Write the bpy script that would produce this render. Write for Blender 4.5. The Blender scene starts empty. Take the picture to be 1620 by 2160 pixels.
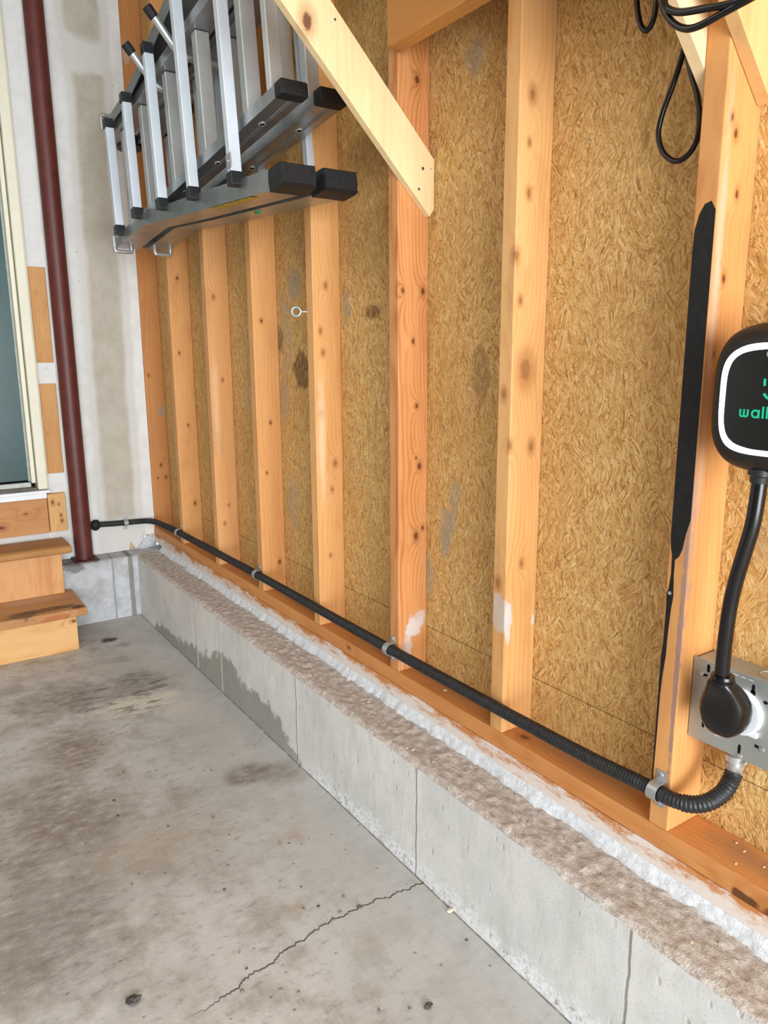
import bpy, math, random
from mathutils import Vector, Matrix, noise
random.seed(7)
scene = bpy.context.scene
COL = scene.collection

def S(r, g, b, k=1.0):
    f = lambda c: ((c/255)/12.92 if c/255 <= .04045 else (((c/255)+.055)/1.055)**2.4)*k
    return (f(r), f(g), f(b), 1.0)

# ---------------------------------------------------------------- camera
cam_d = bpy.data.cameras.new('camera')
cam = bpy.data.objects.new('camera', cam_d); COL.objects.link(cam)
cam_d.sensor_fit = 'VERTICAL'; cam_d.sensor_height = 36; cam_d.sensor_width = 27
cam_d.lens = 1588.0/2160*36; cam_d.clip_start = .02
yaw, pitch, roll = .58829, .20757, -.00571
fw = Vector((math.sin(yaw)*math.cos(pitch), math.cos(yaw)*math.cos(pitch), -math.sin(pitch)))
rt = Vector((math.cos(yaw), -math.sin(yaw), 0)); up = rt.cross(fw)
r2 = rt*math.cos(roll)+up*math.sin(roll); u2 = -rt*math.sin(roll)+up*math.cos(roll)
M = Matrix((r2, u2, -fw)).transposed().to_4x4()
M.translation = Vector((-1.0416, -.9464, 1.1939))
cam.matrix_world = M
scene.camera = cam

# ---------------------------------------------------------------- light
w = bpy.data.worlds.new('world'); scene.world = w; w.use_nodes = True
w.node_tree.nodes['Background'].inputs[0].default_value = (.86, .93, 1, 1)
w.node_tree.nodes['Background'].inputs[1].default_value = 1.0
def area(name, loc, rot, sx, sy, power, color):
    l = bpy.data.lights.new(name, 'AREA'); l.shape = 'RECTANGLE'; l.size = sx; l.size_y = sy
    l.energy = power; l.color = color
    o = bpy.data.objects.new(name, l); COL.objects.link(o)
    o.location = loc; o.rotation_euler = rot
    return o
# daylight coming in through the open garage door behind the camera
area('door_daylight', (-1.55, -4.05, 1.1), (math.radians(90), 0, 0), 2.8, 2.1, 196, (.88, .95, 1.0))
# added soft fill light under the ceiling, without any fitting
area('ceiling_fill_light', (-2.2, .9, 2.68), (0, 0, 0), 1.2, .3, 8, (1.0, .95, .88))
scene.view_settings.view_transform = 'Standard'
scene.view_settings.look = 'None'
scene.view_settings.exposure = 0.60
scene.view_settings.gamma = 1

# ---------------------------------------------------------------- node helper
class NT:
    def __init__(s, name):
        s.m = bpy.data.materials.new(name); s.m.use_nodes = True
        s.t = s.m.node_tree; s.bsdf = s.t.nodes['Principled BSDF']
        s._pos = None
    def n(s, typ, **kw):
        nd = s.t.nodes.new(typ)
        for k, v in kw.items(): setattr(nd, k, v)
        return nd
    def put(s, sock, v):
        if isinstance(v, bpy.types.NodeSocket): s.t.links.new(v, sock)
        elif v is not None: sock.default_value = v
    def pos(s):
        if s._pos is None: s._pos = s.n('ShaderNodeNewGeometry').outputs['Position']
        return s._pos
    def math(s, op, a, b=None, c=None, clamp=False):
        nd = s.n('ShaderNodeMath', operation=op, use_clamp=clamp)
        s.put(nd.inputs[0], a)
        if b is not None: s.put(nd.inputs[1], b)
        if c is not None: s.put(nd.inputs[2], c)
        return nd.outputs[0]
    def vmath(s, op, a, b=None):
        nd = s.n('ShaderNodeVectorMath', operation=op)
        s.put(nd.inputs[0], a)
        if b is not None: s.put(nd.inputs[1], b)
        return nd.outputs['Value'] if op in ('LENGTH', 'DOT_PRODUCT') else nd.outputs[0]
    def sep(s, v):
        nd = s.n('ShaderNodeSeparateXYZ'); s.put(nd.inputs[0], v); return nd.outputs
    def comb(s, x, y, z):
        nd = s.n('ShaderNodeCombineXYZ')
        for i, v in enumerate((x, y, z)): s.put(nd.inputs[i], v)
        return nd.outputs[0]
    def noise(s, v, scale=1, detail=3, rough=.5, dist=0):
        nd = s.n('ShaderNodeTexNoise'); s.put(nd.inputs['Vector'], v)
        nd.inputs['Scale'].default_value = scale; nd.inputs['Detail'].default_value = detail
        nd.inputs['Roughness'].default_value = rough; nd.inputs['Distortion'].default_value = dist
        return nd.outputs['Fac']
    def vor(s, v, scale=1, feature='F1', rnd=1):
        nd = s.n('ShaderNodeTexVoronoi', feature=feature); s.put(nd.inputs['Vector'], v)
        nd.inputs['Scale'].default_value = scale; nd.inputs['Randomness'].default_value = rnd
        return nd.outputs
    def mix(s, f, a, b, mode='MIX'):
        nd = s.n('ShaderNodeMix', data_type='RGBA', blend_type=mode)
        s.put(nd.inputs[0], f); s.put(nd.inputs[6], a); s.put(nd.inputs[7], b)
        return nd.outputs[2]
    def step(s, v, lo, hi, a=0., b=1.):
        nd = s.n('ShaderNodeMapRange', interpolation_type='SMOOTHSTEP')
        s.put(nd.inputs[0], v)
        for i, q in enumerate((lo, hi, a, b)): s.put(nd.inputs[i+1], q)
        return nd.outputs[0]
    def ramp(s, v, stops):
        nd = s.n('ShaderNodeValToRGB'); s.put(nd.inputs[0], v)
        e = nd.color_ramp.elements
        while len(e) < len(stops): e.new(.5)
        for i, (p, c) in enumerate(stops): e[i].position = p; e[i].color = c
        return nd.outputs[0]
    def blob(s, c, r, amp=.6, nscale=14, soft=.3, p=None):
        p = p or s.pos()
        q = s.vmath('MULTIPLY', s.vmath('SUBTRACT', p, c), tuple(1/x for x in r))
        d = s.vmath('LENGTH', q)
        nz = s.math('SUBTRACT', s.noise(p, nscale, 4, .6), .5)
        return s.step(s.math('MULTIPLY_ADD', nz, amp*2, d), 1.0, 1.0-soft)
    def bump(s, h, strength=.3, dist=.002, prev=None):
        nd = s.n('ShaderNodeBump'); nd.inputs['Strength'].default_value = strength
        nd.inputs['Distance'].default_value = dist; s.put(nd.inputs['Height'], h)
        if prev is not None: s.t.links.new(prev, nd.inputs['Normal'])
        s.t.links.new(nd.outputs[0], s.bsdf.inputs['Normal']); return nd.outputs[0]
    def out(s, color=None, rough=None, metal=None, spec=None):
        b = s.bsdf.inputs
        if color is not None: s.put(b['Base Color'], color)
        if rough is not None: s.put(b['Roughness'], rough)
        if metal is not None: s.put(b['Metallic'], metal)
        if spec is not None: s.put(b['Specular IOR Level'], spec)
        return s.m

def plain(name, col, rough=.5, metal=0., spec=.5, var=.12, nscale=40, bmp=0., bscale=200):
    t = NT(name)
    f = t.noise(t.pos(), nscale, 4, .6)
    dark = tuple(c*(1-var*2) for c in col[:3])+(1,)
    c = t.mix(t.step(f, .3, .7), dark, col)
    if bmp: t.bump(t.noise(t.pos(), bscale, 3), bmp, .001)
    return t.out(c, rough, metal, spec)

# wood: long axis, light & dark tone, knots (world positions, radius), blobs (centre, radii, colour, opacity)
def wood(name, axis='z', light=S(226,178,118), dark=S(196,136,76), seed=0, ring=1.0, knots=(), blobs=(), rough=.55, contrast=.5, gauge=None, spec=.35, kdark=1.0, warm=(.92, .84, .755)):
    t = NT(name); rs = random.Random(seed)
    x, y, z = t.sep(t.pos())
    a, b, l = {'z': (x, y, z), 'y': (x, z, y), 'x': (y, z, x)}[axis]
    o1, o2, o3 = rs.uniform(-9, 9), rs.uniform(-9, 9), rs.uniform(-9, 9)
    P = t.comb(t.math('ADD', a, o1), t.math('ADD', b, o2), t.math('ADD', l, o3))
    wob = t.noise(t.vmath('MULTIPLY', P, (5, 5, 1.1)), 1, 2)
    wob2 = t.noise(t.vmath('MULTIPLY', P, (24, 24, 3.2)), 1, 3)
    oa = rs.uniform(.03, .07)*rs.choice((-1, 1)); ob = rs.uniform(.01, .05)*rs.choice((-1, 1))
    if gauge: ca, cb = gauge
    else: ca, cb = .045, .0
    # distance from a wandering pith
    pa = t.math('MULTIPLY_ADD', wob, .10, t.math('ADD', t.math('SUBTRACT', a, ca), oa-.05))
    pb = t.math('SUBTRACT', b, cb) if gauge else t.math('MULTIPLY', t.math('SINE', t.math('MULTIPLY', t.math('ADD', b, o2), 22)), .04)
    d = t.math('SQRT', t.math('ADD', t.math('MULTIPLY', pa, pa), t.math('MULTIPLY', pb, pb)))
    ph = t.math('MULTIPLY_ADD', wob2, 9.0, t.math('MULTIPLY', d, 560*ring))
    kd = None
    for kx, ky, kz, kr in knots:
        st = {'z': (1, 1, .62), 'y': (1, .62, 1), 'x': (.62, 1, 1)}[axis]
        q = t.vmath('MULTIPLY', t.vmath('SUBTRACT', t.pos(), (kx, ky, kz)), tuple(s/kr for s in st))
        dd = t.vmath('LENGTH', q)
        kd = dd if kd is None else t.math('SMOOTH_MIN', kd, dd, .3)
    if kd is not None:
        infl = t.math('POWER', 2.718, t.math('MULTIPLY', kd, -.55))
        ph = t.math('MULTIPLY_ADD', infl, 26, ph)
    v = t.math('MULTIPLY_ADD', t.math('SINE', ph), .5, .5)
    v = t.math('POWER', v, 1.6)
    v = t.math('MULTIPLY', v, t.step(t.noise(t.vmath('MULTIPLY', P, (40, 40, 3)), 1, 3), .30, .66, .25, 1))
    blot = t.noise(t.vmath('MULTIPLY', P, (16, 16, 5)), 1, 4, .6)
    fib = t.noise(t.vmath('MULTIPLY', P, (420, 420, 7)), 1, 2)
    big = t.noise(t.vmath('MULTIPLY', P, (9, 9, 1.2)), 1, 3)
    f = t.math('MULTIPLY_ADD', v, .42*contrast, t.math('MULTIPLY_ADD', fib, .30, t.math('MULTIPLY', big, .62)))
    c = t.mix(t.step(f, .30, 1.02), light, dark)
    c = t.mix(t.step(blot, .50, .78, 0, .45), c, tuple(q*.78 for q in dark[:3])+(1,))
    c = t.mix(t.step(blot, .46, .26, 0, .5), c, tuple(min(.9, q*1.12) for q in light[:3])+(1,))
    if kd is not None:
        kn = t.math('ADD', kd, t.math('MULTIPLY', t.noise(t.pos(), 160, 3), .5))
        c = t.mix(t.step(kn, 2.2, .7, 0, .55), c, S(160, 100, 50))
        c = t.mix(t.step(kn, 1.0, .62, 0, .85*kdark), c, S(92, 50, 24))
    if warm: c = t.mix(1.0, c, tuple(warm)+(1,), 'MULTIPLY')
    for bc, br, bcol, bo in blobs:
        lite = bo <= .6
        mk = t.blob(bc, br, .35 if lite else .75, 16 if lite else 38, .9 if lite else .4)
        c = t.mix(t.math('MULTIPLY', mk, bo), c, bcol)
    t.bump(t.math('ADD', fib, t.math('MULTIPLY', v, .4)), .18, .0006)
    return t.out(c, rough, 0, spec)

# ---------------------------------------------------------------- mesh helper
class MB:
    def __init__(s): s.v = []; s.f = []; s.mi = []; s.cur = 0
    def add(s, vs, fs):
        o = len(s.v); s.v += [Vector(q) for q in vs]
        for q in fs: s.f.append([i+o for i in q]); s.mi.append(s.cur)
        return s
    def box(s, x0, x1, y0, y1, z0, z1):
        return s.hexa([(x0,y0,z0),(x1,y0,z0),(x1,y1,z0),(x0,y1,z0),(x0,y0,z1),(x1,y0,z1),(x1,y1,z1),(x0,y1,z1)])
    def hexa(s, v):
        return s.add(v, [(3,2,1,0),(4,5,6,7),(0,1,5,4),(1,2,6,5),(2,3,7,6),(3,0,4,7)])
    def obox(s, c, ax, h):
        c = Vector(c); ax = [Vector(a) for a in ax]
        P = lambda i, j, k: c+ax[0]*h[0]*i+ax[1]*h[1]*j+ax[2]*h[2]*k
        return s.hexa([P(-1,-1,-1),P(1,-1,-1),P(1,1,-1),P(-1,1,-1),P(-1,-1,1),P(1,-1,1),P(1,1,1),P(-1,1,1)])
    def prism(s, poly, ext):
        n = len(poly); e = Vector(ext); a = [Vector(q) for q in poly]; b = [q+e for q in a]
        return s.add(a+b, [tuple(range(n))[::-1], tuple(range(n, 2*n))]+[(i, (i+1) % n, (i+1) % n+n, i+n) for i in range(n)])
    def rings(s, rs, cap=True, closed=False):
        n = len(rs[0]); vs = [q for r in rs for q in r]; fs = []
        m = len(rs)
        for k in range(m if closed else m-1):
            k2 = (k+1) % m
            for i in range(n):
                j = (i+1) % n; fs.append((k*n+i, k*n+j, k2*n+j, k2*n+i))
        if cap and not closed:
            fs.append(tuple(range(n))[::-1]); fs.append(tuple((m-1)*n+i for i in range(n)))
        return s.add(vs, fs)
    def tube(s, path, r, n=12, cap=True, closed=False):
        path = [Vector(q) for q in path]; m = len(path)
        if not callable(r): rr = r; r = lambda i: rr
        rs = []; prev = None
        for i, q in enumerate(path):
            if closed: t = path[(i+1) % m]-path[i-1]
            else: t = path[min(i+1, m-1)]-path[max(i-1, 0)]
            t.normalize()
            if prev is None:
                u = t.orthogonal().normalized()
            else:
                u = (prev-t*prev.dot(t)).normalized()
            prev = u; w2 = t.cross(u)
            rs.append([q+(u*math.cos(2*math.pi*k/n)+w2*math.sin(2*math.pi*k/n))*r(i) for k in range(n)])
        return s.rings(rs, cap, closed)
    def disc(s, c, axis, prof, n=24):
        # lathe: prof = [(distance along axis, radius)]
        ax = Vector(axis).normalized(); u = ax.orthogonal().normalized(); w2 = ax.cross(u); c = Vector(c)
        return s.rings([[c+ax*d+(u*math.cos(2*math.pi*k/n)+w2*math.sin(2*math.pi*k/n))*r for k in range(n)] for d, r in prof])
    def grid(s, rows):
        n = len(rows[0]); vs = [q for r in rows for q in r]; m = len(rows)
        return s.add(vs, [(i*n+j, i*n+j+1, (i+1)*n+j+1, (i+1)*n+j) for i in range(m-1) for j in range(n-1)])
    def build(s, name, mat, parent=None, smooth=False, bevel=0, seg=2, org=None):
        me = bpy.data.meshes.new(name)
        vs = s.v
        if parent is not None: o0 = parent['_o']; o0 = Vector(o0)
        elif org is not None: o0 = Vector(org)
        else:
            o0 = Vector(((min(v.x for v in vs)+max(v.x for v in vs))/2, (min(v.y for v in vs)+max(v.y for v in vs))/2, min(v.z for v in vs)))
        me.from_pydata([tuple(v-o0) for v in vs], [], s.f)
        mats = mat if isinstance(mat, (list, tuple)) else [mat]
        for m in mats: me.materials.append(m)
        for p, mi in zip(me.polygons, s.mi):
            p.material_index = mi; p.use_smooth = smooth
        me.update()
        import bmesh
        bm = bmesh.new(); bm.from_mesh(me); bmesh.ops.recalc_face_normals(bm, faces=bm.faces); bm.to_mesh(me); bm.free()
        o = bpy.data.objects.new(name, me); COL.objects.link(o)
        if parent is not None: o.parent = parent; o['_o'] = o0
        else: o.location = o0; o['_o'] = o0
        if bevel:
            b = o.modifiers.new('bevel', 'BEVEL'); b.width = bevel; b.segments = seg; b.limit_method = 'ANGLE'; b.angle_limit = .7
        if smooth and not bevel:
            try: me.set_sharp_from_angle(angle=.7)
            except Exception: pass
        return o
def empty(name, loc, label, cat, group=None):
    o = bpy.data.objects.new(name, None); COL.objects.link(o); o.location = loc; o['_o'] = Vector(loc)
    o.empty_display_size = .05
    return tag(o, label, cat, group)
def tag(o, label, cat, group=None, kind=None):
    if label: o['label'] = label
    if cat: o['category'] = cat
    if group: o['group'] = group
    if kind: o['kind'] = kind
    return o
def struct(o, label, cat): return tag(o, label, cat, None, 'structure')
def spline(pts, step=.01, closed=False):
    pts = [Vector(p) for p in pts]; n = len(pts); out = []
    for i in range(n if closed else n-1):
        if closed: a, b, c, d = pts[i-1], pts[i], pts[(i+1) % n], pts[(i+2) % n]
        else: a, b, c, d = pts[max(i-1, 0)], pts[i], pts[i+1], pts[min(i+2, n-1)]
        k = max(2, int((c-b).length/step))
        for j in range(k):
            t = j/k
            out.append(.5*((2*b)+(c-a)*t+(2*a-5*b+4*c-d)*t*t+(3*b-a-3*c+d)*t**3))
    if not closed: out.append(pts[-1])
    return out
def fbm(p, oct=4):
    v = 0; a = 1
    for i in range(oct): v += a*noise.noise(Vector(p)*(2**i)); a *= .5
    return v

# ---------------------------------------------------------------- general measures
ZS, ZC, XC = .386, .286, -.123          # sill top, concrete ledge top, concrete face
YB = 2.60                               # drywall face
YK = [-.256, .161, .551, .966, 1.373, 1.777, 2.188]   # near faces of the studs
OSBX = .089

# ---------------------------------------------------------------- surface materials
def osb_mat():
    t = NT('oriented_strand_board'); P = t.pos(); x, y, z = t.sep(P)
    base = t.comb(y, z, 0.0)
    cols = None; h = None
    for i, (ang, sx, sy, off) in enumerate(((1.5, 30, 180, 0), (.8, 38, 220, 3.3), (2.2, 36, 210, 7.7), (1.3, 50, 310, 5.1), (1.85, 46, 290, 9.4), (1.55, 44, 340, 12.4))):
        wv = t.n('ShaderNodeTexNoise'); t.put(wv.inputs['Vector'], base); wv.inputs['Scale'].default_value = 16; wv.inputs['Detail'].default_value = 2
        q = t.vmath('ADD', t.vmath('ADD', base, (off, off*.7, 0)), t.vmath('MULTIPLY', t.vmath('SUBTRACT', wv.outputs['Color'], (.5, .5, .5)), (.018, .018, 0)))
        rot = t.n('ShaderNodeVectorRotate', rotation_type='Z_AXIS'); t.put(rot.inputs['Vector'], q)
        # each palm-sized patch of strands lies its own way
        cell = t.vor(t.vmath('ADD', base, (off, 0, 0)), 24)
        rr = t.sep(cell['Color'])
        t.put(rot.inputs['Angle'], t.math('MULTIPLY_ADD', rr[0], 1.5, ang-.75))
        vv = t.vor(t.vmath('MULTIPLY', rot.outputs[0], (sx, sy, 1)), 1)
        cr = t.sep(vv['Color'])
        c = t.ramp(cr[0], [(0, S(162, 114, 58)), (.12, S(192, 145, 82)), (.45, S(213, 169, 103)), (.75, S(224, 184, 119)), (1, S(238, 206, 150))])
        hh = t.math('MULTIPLY_ADD', cr[1], .6, t.math('MULTIPLY', vv['Distance'], -.5))
        if cols is None: cols, h = c, hh
        else:
            mk = t.step(cr[2], .52, .56)
            cols = t.mix(mk, cols, c); h = t.n('ShaderNodeMix').outputs[0] if False else t.math('ADD', t.math('MULTIPLY', h, t.math('SUBTRACT', 1, mk)), t.math('MULTIPLY', t.math('ADD', hh, .25), mk))
    # thin dark slivers and gaps
    for off, sc, th in ((2.2, (40, 260), .88), (6.1, (70, 380), .82), (9.7, (55, 460), .82)):
        cell = t.vor(t.vmath('ADD', base, (off, 1, 0)), 30); rr = t.sep(cell['Color'])
        rot = t.n('ShaderNodeVectorRotate', rotation_type='Z_AXIS'); t.put(rot.inputs['Vector'], t.vmath('ADD', base, (off, off, 0)))
        t.put(rot.inputs['Angle'], t.math('MULTIPLY', rr[0], 3.14))
        vv = t.vor(t.vmath('MULTIPLY', rot.outputs[0], sc+(1,)), 1); cr = t.sep(vv['Color'])
        mk = t.math('MULTIPLY', t.step(cr[0], th, th+.03), t.step(vv['Distance'], .5, .25))
        cols = t.mix(t.math('MULTIPLY', mk, .42), cols, S(128, 86, 42))
        h = t.math('SUBTRACT', h, t.math('MULTIPLY', mk, .5))
    g = t.noise(base, 3.0, 4, .6)
    cols = t.mix(t.step(g, .35, .7, 0, .35), cols, S(186, 142, 82))
    fine = t.noise(t.vmath('MULTIPLY', base, (500, 160, 1)), 1, 2)
    cols = t.mix(t.math('MULTIPLY', fine, .12), cols, S(140, 92, 44))
    brk = t.noise(t.vmath('MULTIPLY', base, (130, 42, 1)), 1, 4, .65)
    grey = S(158, 150, 134); dk = S(70, 50, 30)
    for c, r, co, o in (((.089, .475, .77), (.2, .036, .085), grey, .8), ((.089, .44, .85), (.2, .025, .06), grey, .55), ((.089, .545, .63), (.2, .03, .075), grey, .75),
                        ((.089, 1.256, 1.40), (.2, .05, .06), grey, .8), ((.089, 1.32, 1.28), (.2, .06, .16), grey, .5), ((.089, 1.35, 1.05), (.2, .05, .12), grey, .5),
                        ((.089, 1.21, 1.14), (.2, .07, .07), dk, .8), ((.089, 1.36, 1.24), (.2, .03, .06), dk, .6), ((.089, .79, 1.303), (.2, .05, .025), S(96, 58, 30), .8),
                        ((.089, .93, 1.32), (.2, .03, .05), grey, .7), ((.089, .397, 1.80), (.2, .04, .05), grey, .6), ((.089, 2.66, .83), (.2, .05, .04), grey, .8),
                        ((.089, 1.30, .70), (.2, .06, .12), grey, .45), ((.089, .70, .53), (.2, .03, .03), S(190, 184, 176), .6), ((.089, .36, 1.15), (.2, .035, .09), S(120, 88, 58), .55),
                        ((.089, 1.6, 1.1), (.2, .06, .2), grey, .4), ((.089, -.36, .9), (.2, .06, .05), S(176, 140, 110), .4)):
        cols = t.mix(t.math('MULTIPLY', t.math('MULTIPLY', t.blob(c, r, .9, 30, .5), t.step(brk, .34, .58, .45, 1)), o), cols, co)
    t.bump(h, .55, .0018)
    return t.out(cols, .62, 0, .3)

def concrete_face():
    t = NT('poured_concrete'); P = t.pos(); x, y, z = t.sep(P)
    n1 = t.noise(P, 4, 5, .6); n2 = t.noise(t.vmath('MULTIPLY', P, (30, 30, 12)), 1, 5, .65); n3 = t.noise(P, 220, 3, .6)
    c = t.mix(t.step(n1, .35, .65), S(206, 205, 202), S(222, 220, 216))
    c = t.mix(t.step(n2, .46, .66, 0, .35), c, S(188, 188, 180))
    c = t.mix(t.step(n3, .57, .70, 0, .5), c, S(156, 152, 146))
    st_ = t.noise(t.vmath('MULTIPLY', P, (70, 70, 9)), 1, 4, .65)
    c = t.mix(t.step(st_, .55, .72, 0, .35), c, S(228, 228, 224))
    # damp foot of the wall in the far half
    damp = None
    for cy, ry, rz in ((1.72, .34, .085), (1.45, .25, .155), (1.18, .26, .12), (2.05, .25, .05), (.98, .12, .035)):
        b = t.blob((XC, cy, 0), (.2, ry, rz), .45, 26, .18); damp = b if damp is None else t.math('MAXIMUM', damp, b)
    c = t.mix(t.math('MULTIPLY', damp, .78), c, t.mix(t.noise(P, 70, 4, .7), S(112, 110, 102), S(150, 148, 138)))
    # salt bloom along the foot in the near half
    sl = t.math('MULTIPLY_ADD', t.math('SUBTRACT', t.noise(P, 22, 6, .75), .5), .16, z)
    sm = t.math('MULTIPLY', t.step(sl, .062, .02), t.step(y, 1.0, .7))
    c = t.mix(t.math('MULTIPLY', sm, t.step(t.noise(P, 90, 4, .7), .42, .55)), c, S(232, 232, 234))
    fl = t.math('MULTIPLY', sm, t.step(t.noise(P, 60, 5, .75), .57, .63))
    c = t.mix(t.math('MULTIPLY', fl, .65), c, S(128, 122, 116))
    # pour joints running up the face
    xz = t.math('MULTIPLY_ADD', t.math('SUBTRACT', t.noise(t.comb(0.0, 0.0, z), 18, 2), .5), .012, y)
    jn = None
    for jy, wd in ((1.748, .003), (1.50, .002), (.904, .0035), (.305, .0035), (-.286, .004)):
        jd = t.math('ABSOLUTE', t.math('SUBTRACT', xz, jy))
        m = t.step(jd, wd, wd*.35); jn = m if jn is None else t.math('MAXIMUM', jn, m)
        ml = t.step(t.math('ABSOLUTE', t.math('SUBTRACT', xz, jy-.012)), .011, .005)
        c = t.mix(t.math('MULTIPLY', ml, .5), c, S(222, 221, 216))
    c = t.mix(t.math('MULTIPLY', jn, .7), c, S(120, 116, 108))
    pit = t.vor(t.vmath('MULTIPLY', P, (1, 1, .5)), 42); pr = t.sep(pit['Color'])
    pm = t.math('MULTIPLY', t.step(pit['Distance'], .24, .1), t.step(pr[0], .86, .9))
    c = t.mix(t.math('MULTIPLY', pm, .28), c, S(140, 136, 128))
    h = t.math('SUBTRACT', t.math('ADD', t.math('MULTIPLY', n2, .5), t.math('MULTIPLY', n3, .35)), t.math('ADD', t.math('MULTIPLY', jn, 1.2), pm))
    h = t.math('MULTIPLY_ADD', fl, -.6, h)
    t.bump(h, .5, .002)
    return t.out(c, t.step(damp, 0, 1, .8, .5), 0, .3)

def ledge_mat():
    t = NT('rough_mortar_top'); P = t.pos()
    n1 = t.noise(P, 60, 6, .7); n2 = t.noise(P, 9, 4, .6); n3 = t.noise(P, 300, 3, .6)
    c = t.mix(t.step(n1, .3, .7), S(186, 172, 162), S(222, 212, 203))
    c = t.mix(t.step(n2, .5, .75, 0, .5), c, S(184, 174, 164))
    c = t.mix(t.step(n3, .6, .75, 0, .5), c, S(138, 124, 112))
    rr = t.noise(t.vmath('MULTIPLY', P, (110, 40, 60)), 1, 5, .7)
    c = t.mix(t.step(rr, .54, .70, 0, .6), c, S(140, 124, 112))
    t.bump(t.math('ADD', t.math('MULTIPLY', rr, 1.2), t.math('ADD', n1, t.math('MULTIPLY', n3, .4))), .9, .005)
    return t.out(c, .9, 0, .2)

def white_mortar():
    t = NT('white_painted_mortar'); P = t.pos()
    n1 = t.noise(P, 90, 5, .7); n3 = t.noise(P, 320, 3, .6)
    c = t.mix(t.step(n1, .3, .65), S(204, 207, 212), S(230, 232, 236))
    t.bump(t.math('ADD', n1, t.math('MULTIPLY', n3, .4)), .7, .003)
    return t.out(c, .8, 0, .3)

def floor_mat():
    t = NT('garage_floor_concrete'); P = t.pos(); x, y, z = t.sep(P)
    n1 = t.noise(P, 1.8, 5, .6); n2 = t.noise(P, 9, 6, .65); n3 = t.noise(P, 180, 4, .65)
    c = t.mix(t.step(n1, .35, .65), S(174, 169, 164), S(200, 197, 194))
    c = t.mix(t.step(n2, .44, .66, 0, .65), c, S(150, 142, 133))
    n5 = t.noise(t.vmath('MULTIPLY', P, (26, 46, 1)), 1, 6, .7)
    c = t.mix(t.step(n5, .52, .68, 0, .55), c, S(132, 124, 116))
    c = t.mix(t.step(n5, .46, .30, 0, .5), c, S(214, 209, 202))
    # paler strip along the curb, broom marks
    c = t.mix(t.math('MULTIPLY', t.step(t.math('MULTIPLY_ADD', n2, .18, x), -.42, -.14), .55), c, S(190, 188, 184))
    br = t.noise(t.vmath('MULTIPLY', P, (160, 5, 1)), 1, 3)
    c = t.mix(t.step(br, .52, .75, 0, .22), c, S(205, 202, 198))
    brown, grey, pale, dk = S(122, 106, 88), S(120, 112, 106), S(212, 203, 190), S(56, 52, 50)
    for cc, r, co, o, am, sc, so in (
        ((-.66, 1.36, 0), (.16, .20, 1), brown, .75, .8, 9, .5), ((-.80, 1.0, 0), (.26, .36, 1), S(122, 108, 94), .75, .8, 6, .6), ((-.86, .60, 0), (.30, .30, 1), S(128, 120, 112), .75, .8, 6, .6),
        ((-.62, 1.75, 0), (.20, .16, 1), S(124, 113, 102), .65, .9, 10, .4), ((-.36, 1.72, 0), (.16, .18, 1), S(128, 120, 114), .65, .9, 12, .4),
        ((-.40, 1.56, 0), (.16, .10, 1), pale, .9, .9, 20, .3), ((-.52, 1.95, 0), (.2, .05, 1), pale, .5, .9, 20, .4), ((-.30, 1.45, 0), (.09, .06, 1), pale, .5, .9, 24, .4),
        ((-.27, .93, 0), (.10, .075, 1), S(112, 100, 92), .75, .35, 9, .35), ((-.19, .88, 0), (.10, .09, 1), S(128, 116, 106), .6, .4, 9, .4),
        ((-.335, 2.24, 0), (.045, .035, 1), dk, .92, .5, 30, .3), ((-.30, 2.15, 0), (.05, .04, 1), S(112, 106, 100), .6, .5, 30, .4), ((-.35, 2.0, 0), (.05, .05, 1), S(118, 112, 106), .5, .6, 20, .4),
        ((-.30, .60, 0), (.07, .05, 1), S(176, 146, 118), .5, .7, 14, .6), ((-.60, .75, 0), (.22, .14, 1), S(178, 166, 150), .5, .8, 12, .5),
        ((-.42, .36, 0), (.05, .04, 1), S(160, 138, 108), .5, .7, 20, .5), ((-.33, .2, 0), (.05, .05, 1), S(160, 150, 130), .4, .6, 14, .6)):
        c = t.mix(t.math('MULTIPLY', t.math('MULTIPLY', t.blob(cc, r, am, sc, min(.9, so+.25)), t.step(n5, .3, .62, .45, 1) if o < .9 else 1.0), o), c, co)
    # flaked patch near the far end
    fk = t.math('MULTIPLY', t.blob((-.42, 1.66, 0), (.24, .22, 1), .5, 8, .5), t.step(t.noise(t.vmath('MULTIPLY', P, (12, 30, 1)), 1, 6, .7), .52, .6))
    c = t.mix(t.math('MULTIPLY', fk, .7), c, S(104, 98, 94))
    # crack running from the curb joint
    lx = t.math('MULTIPLY_ADD', t.math('SUBTRACT', t.noise(t.comb(x, 0.0, 0.0), 22, 5, .7), .5), .06, y)
    ln = t.math('MULTIPLY_ADD', x, -.085, .262)
    ln = t.math('SUBTRACT', ln, t.math('MULTIPLY', t.step(x, -.3, -.75), .10))
    cr = t.math('ABSOLUTE', t.math('SUBTRACT', lx, ln))
    ck = t.math('MULTIPLY', t.step(cr, .0030, .0011), t.step(x, -.72, -.6))
    c = t.mix(t.math('MULTIPLY', ck, .85), c, S(70, 62, 56))
    pit = t.vor(P, 38); pr = t.sep(pit['Color'])
    pm = t.math('MULTIPLY', t.step(pit['Distance'], .2, .06), t.step(pr[0], .84, .86))
    c = t.mix(t.math('MULTIPLY', pm, .5), c, S(108, 100, 92))
    c = t.mix(t.step(n3, .6, .74, 0, .35), c, S(120, 112, 104))
    jt = t.math('MAXIMUM', t.step(t.math('ABSOLUTE', t.math('ADD', x, .1262)), .0045, .0015), t.math('MULTIPLY', t.step(t.math('ABSOLUTE', t.math('SUBTRACT', y, 2.492)), .006, .002), .5))
    jt = t.math('MULTIPLY', jt, t.step(n5, .35, .5, .3, 1))
    c = t.mix(t.math('MULTIPLY', jt, .7), c, S(84, 78, 72))
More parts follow.
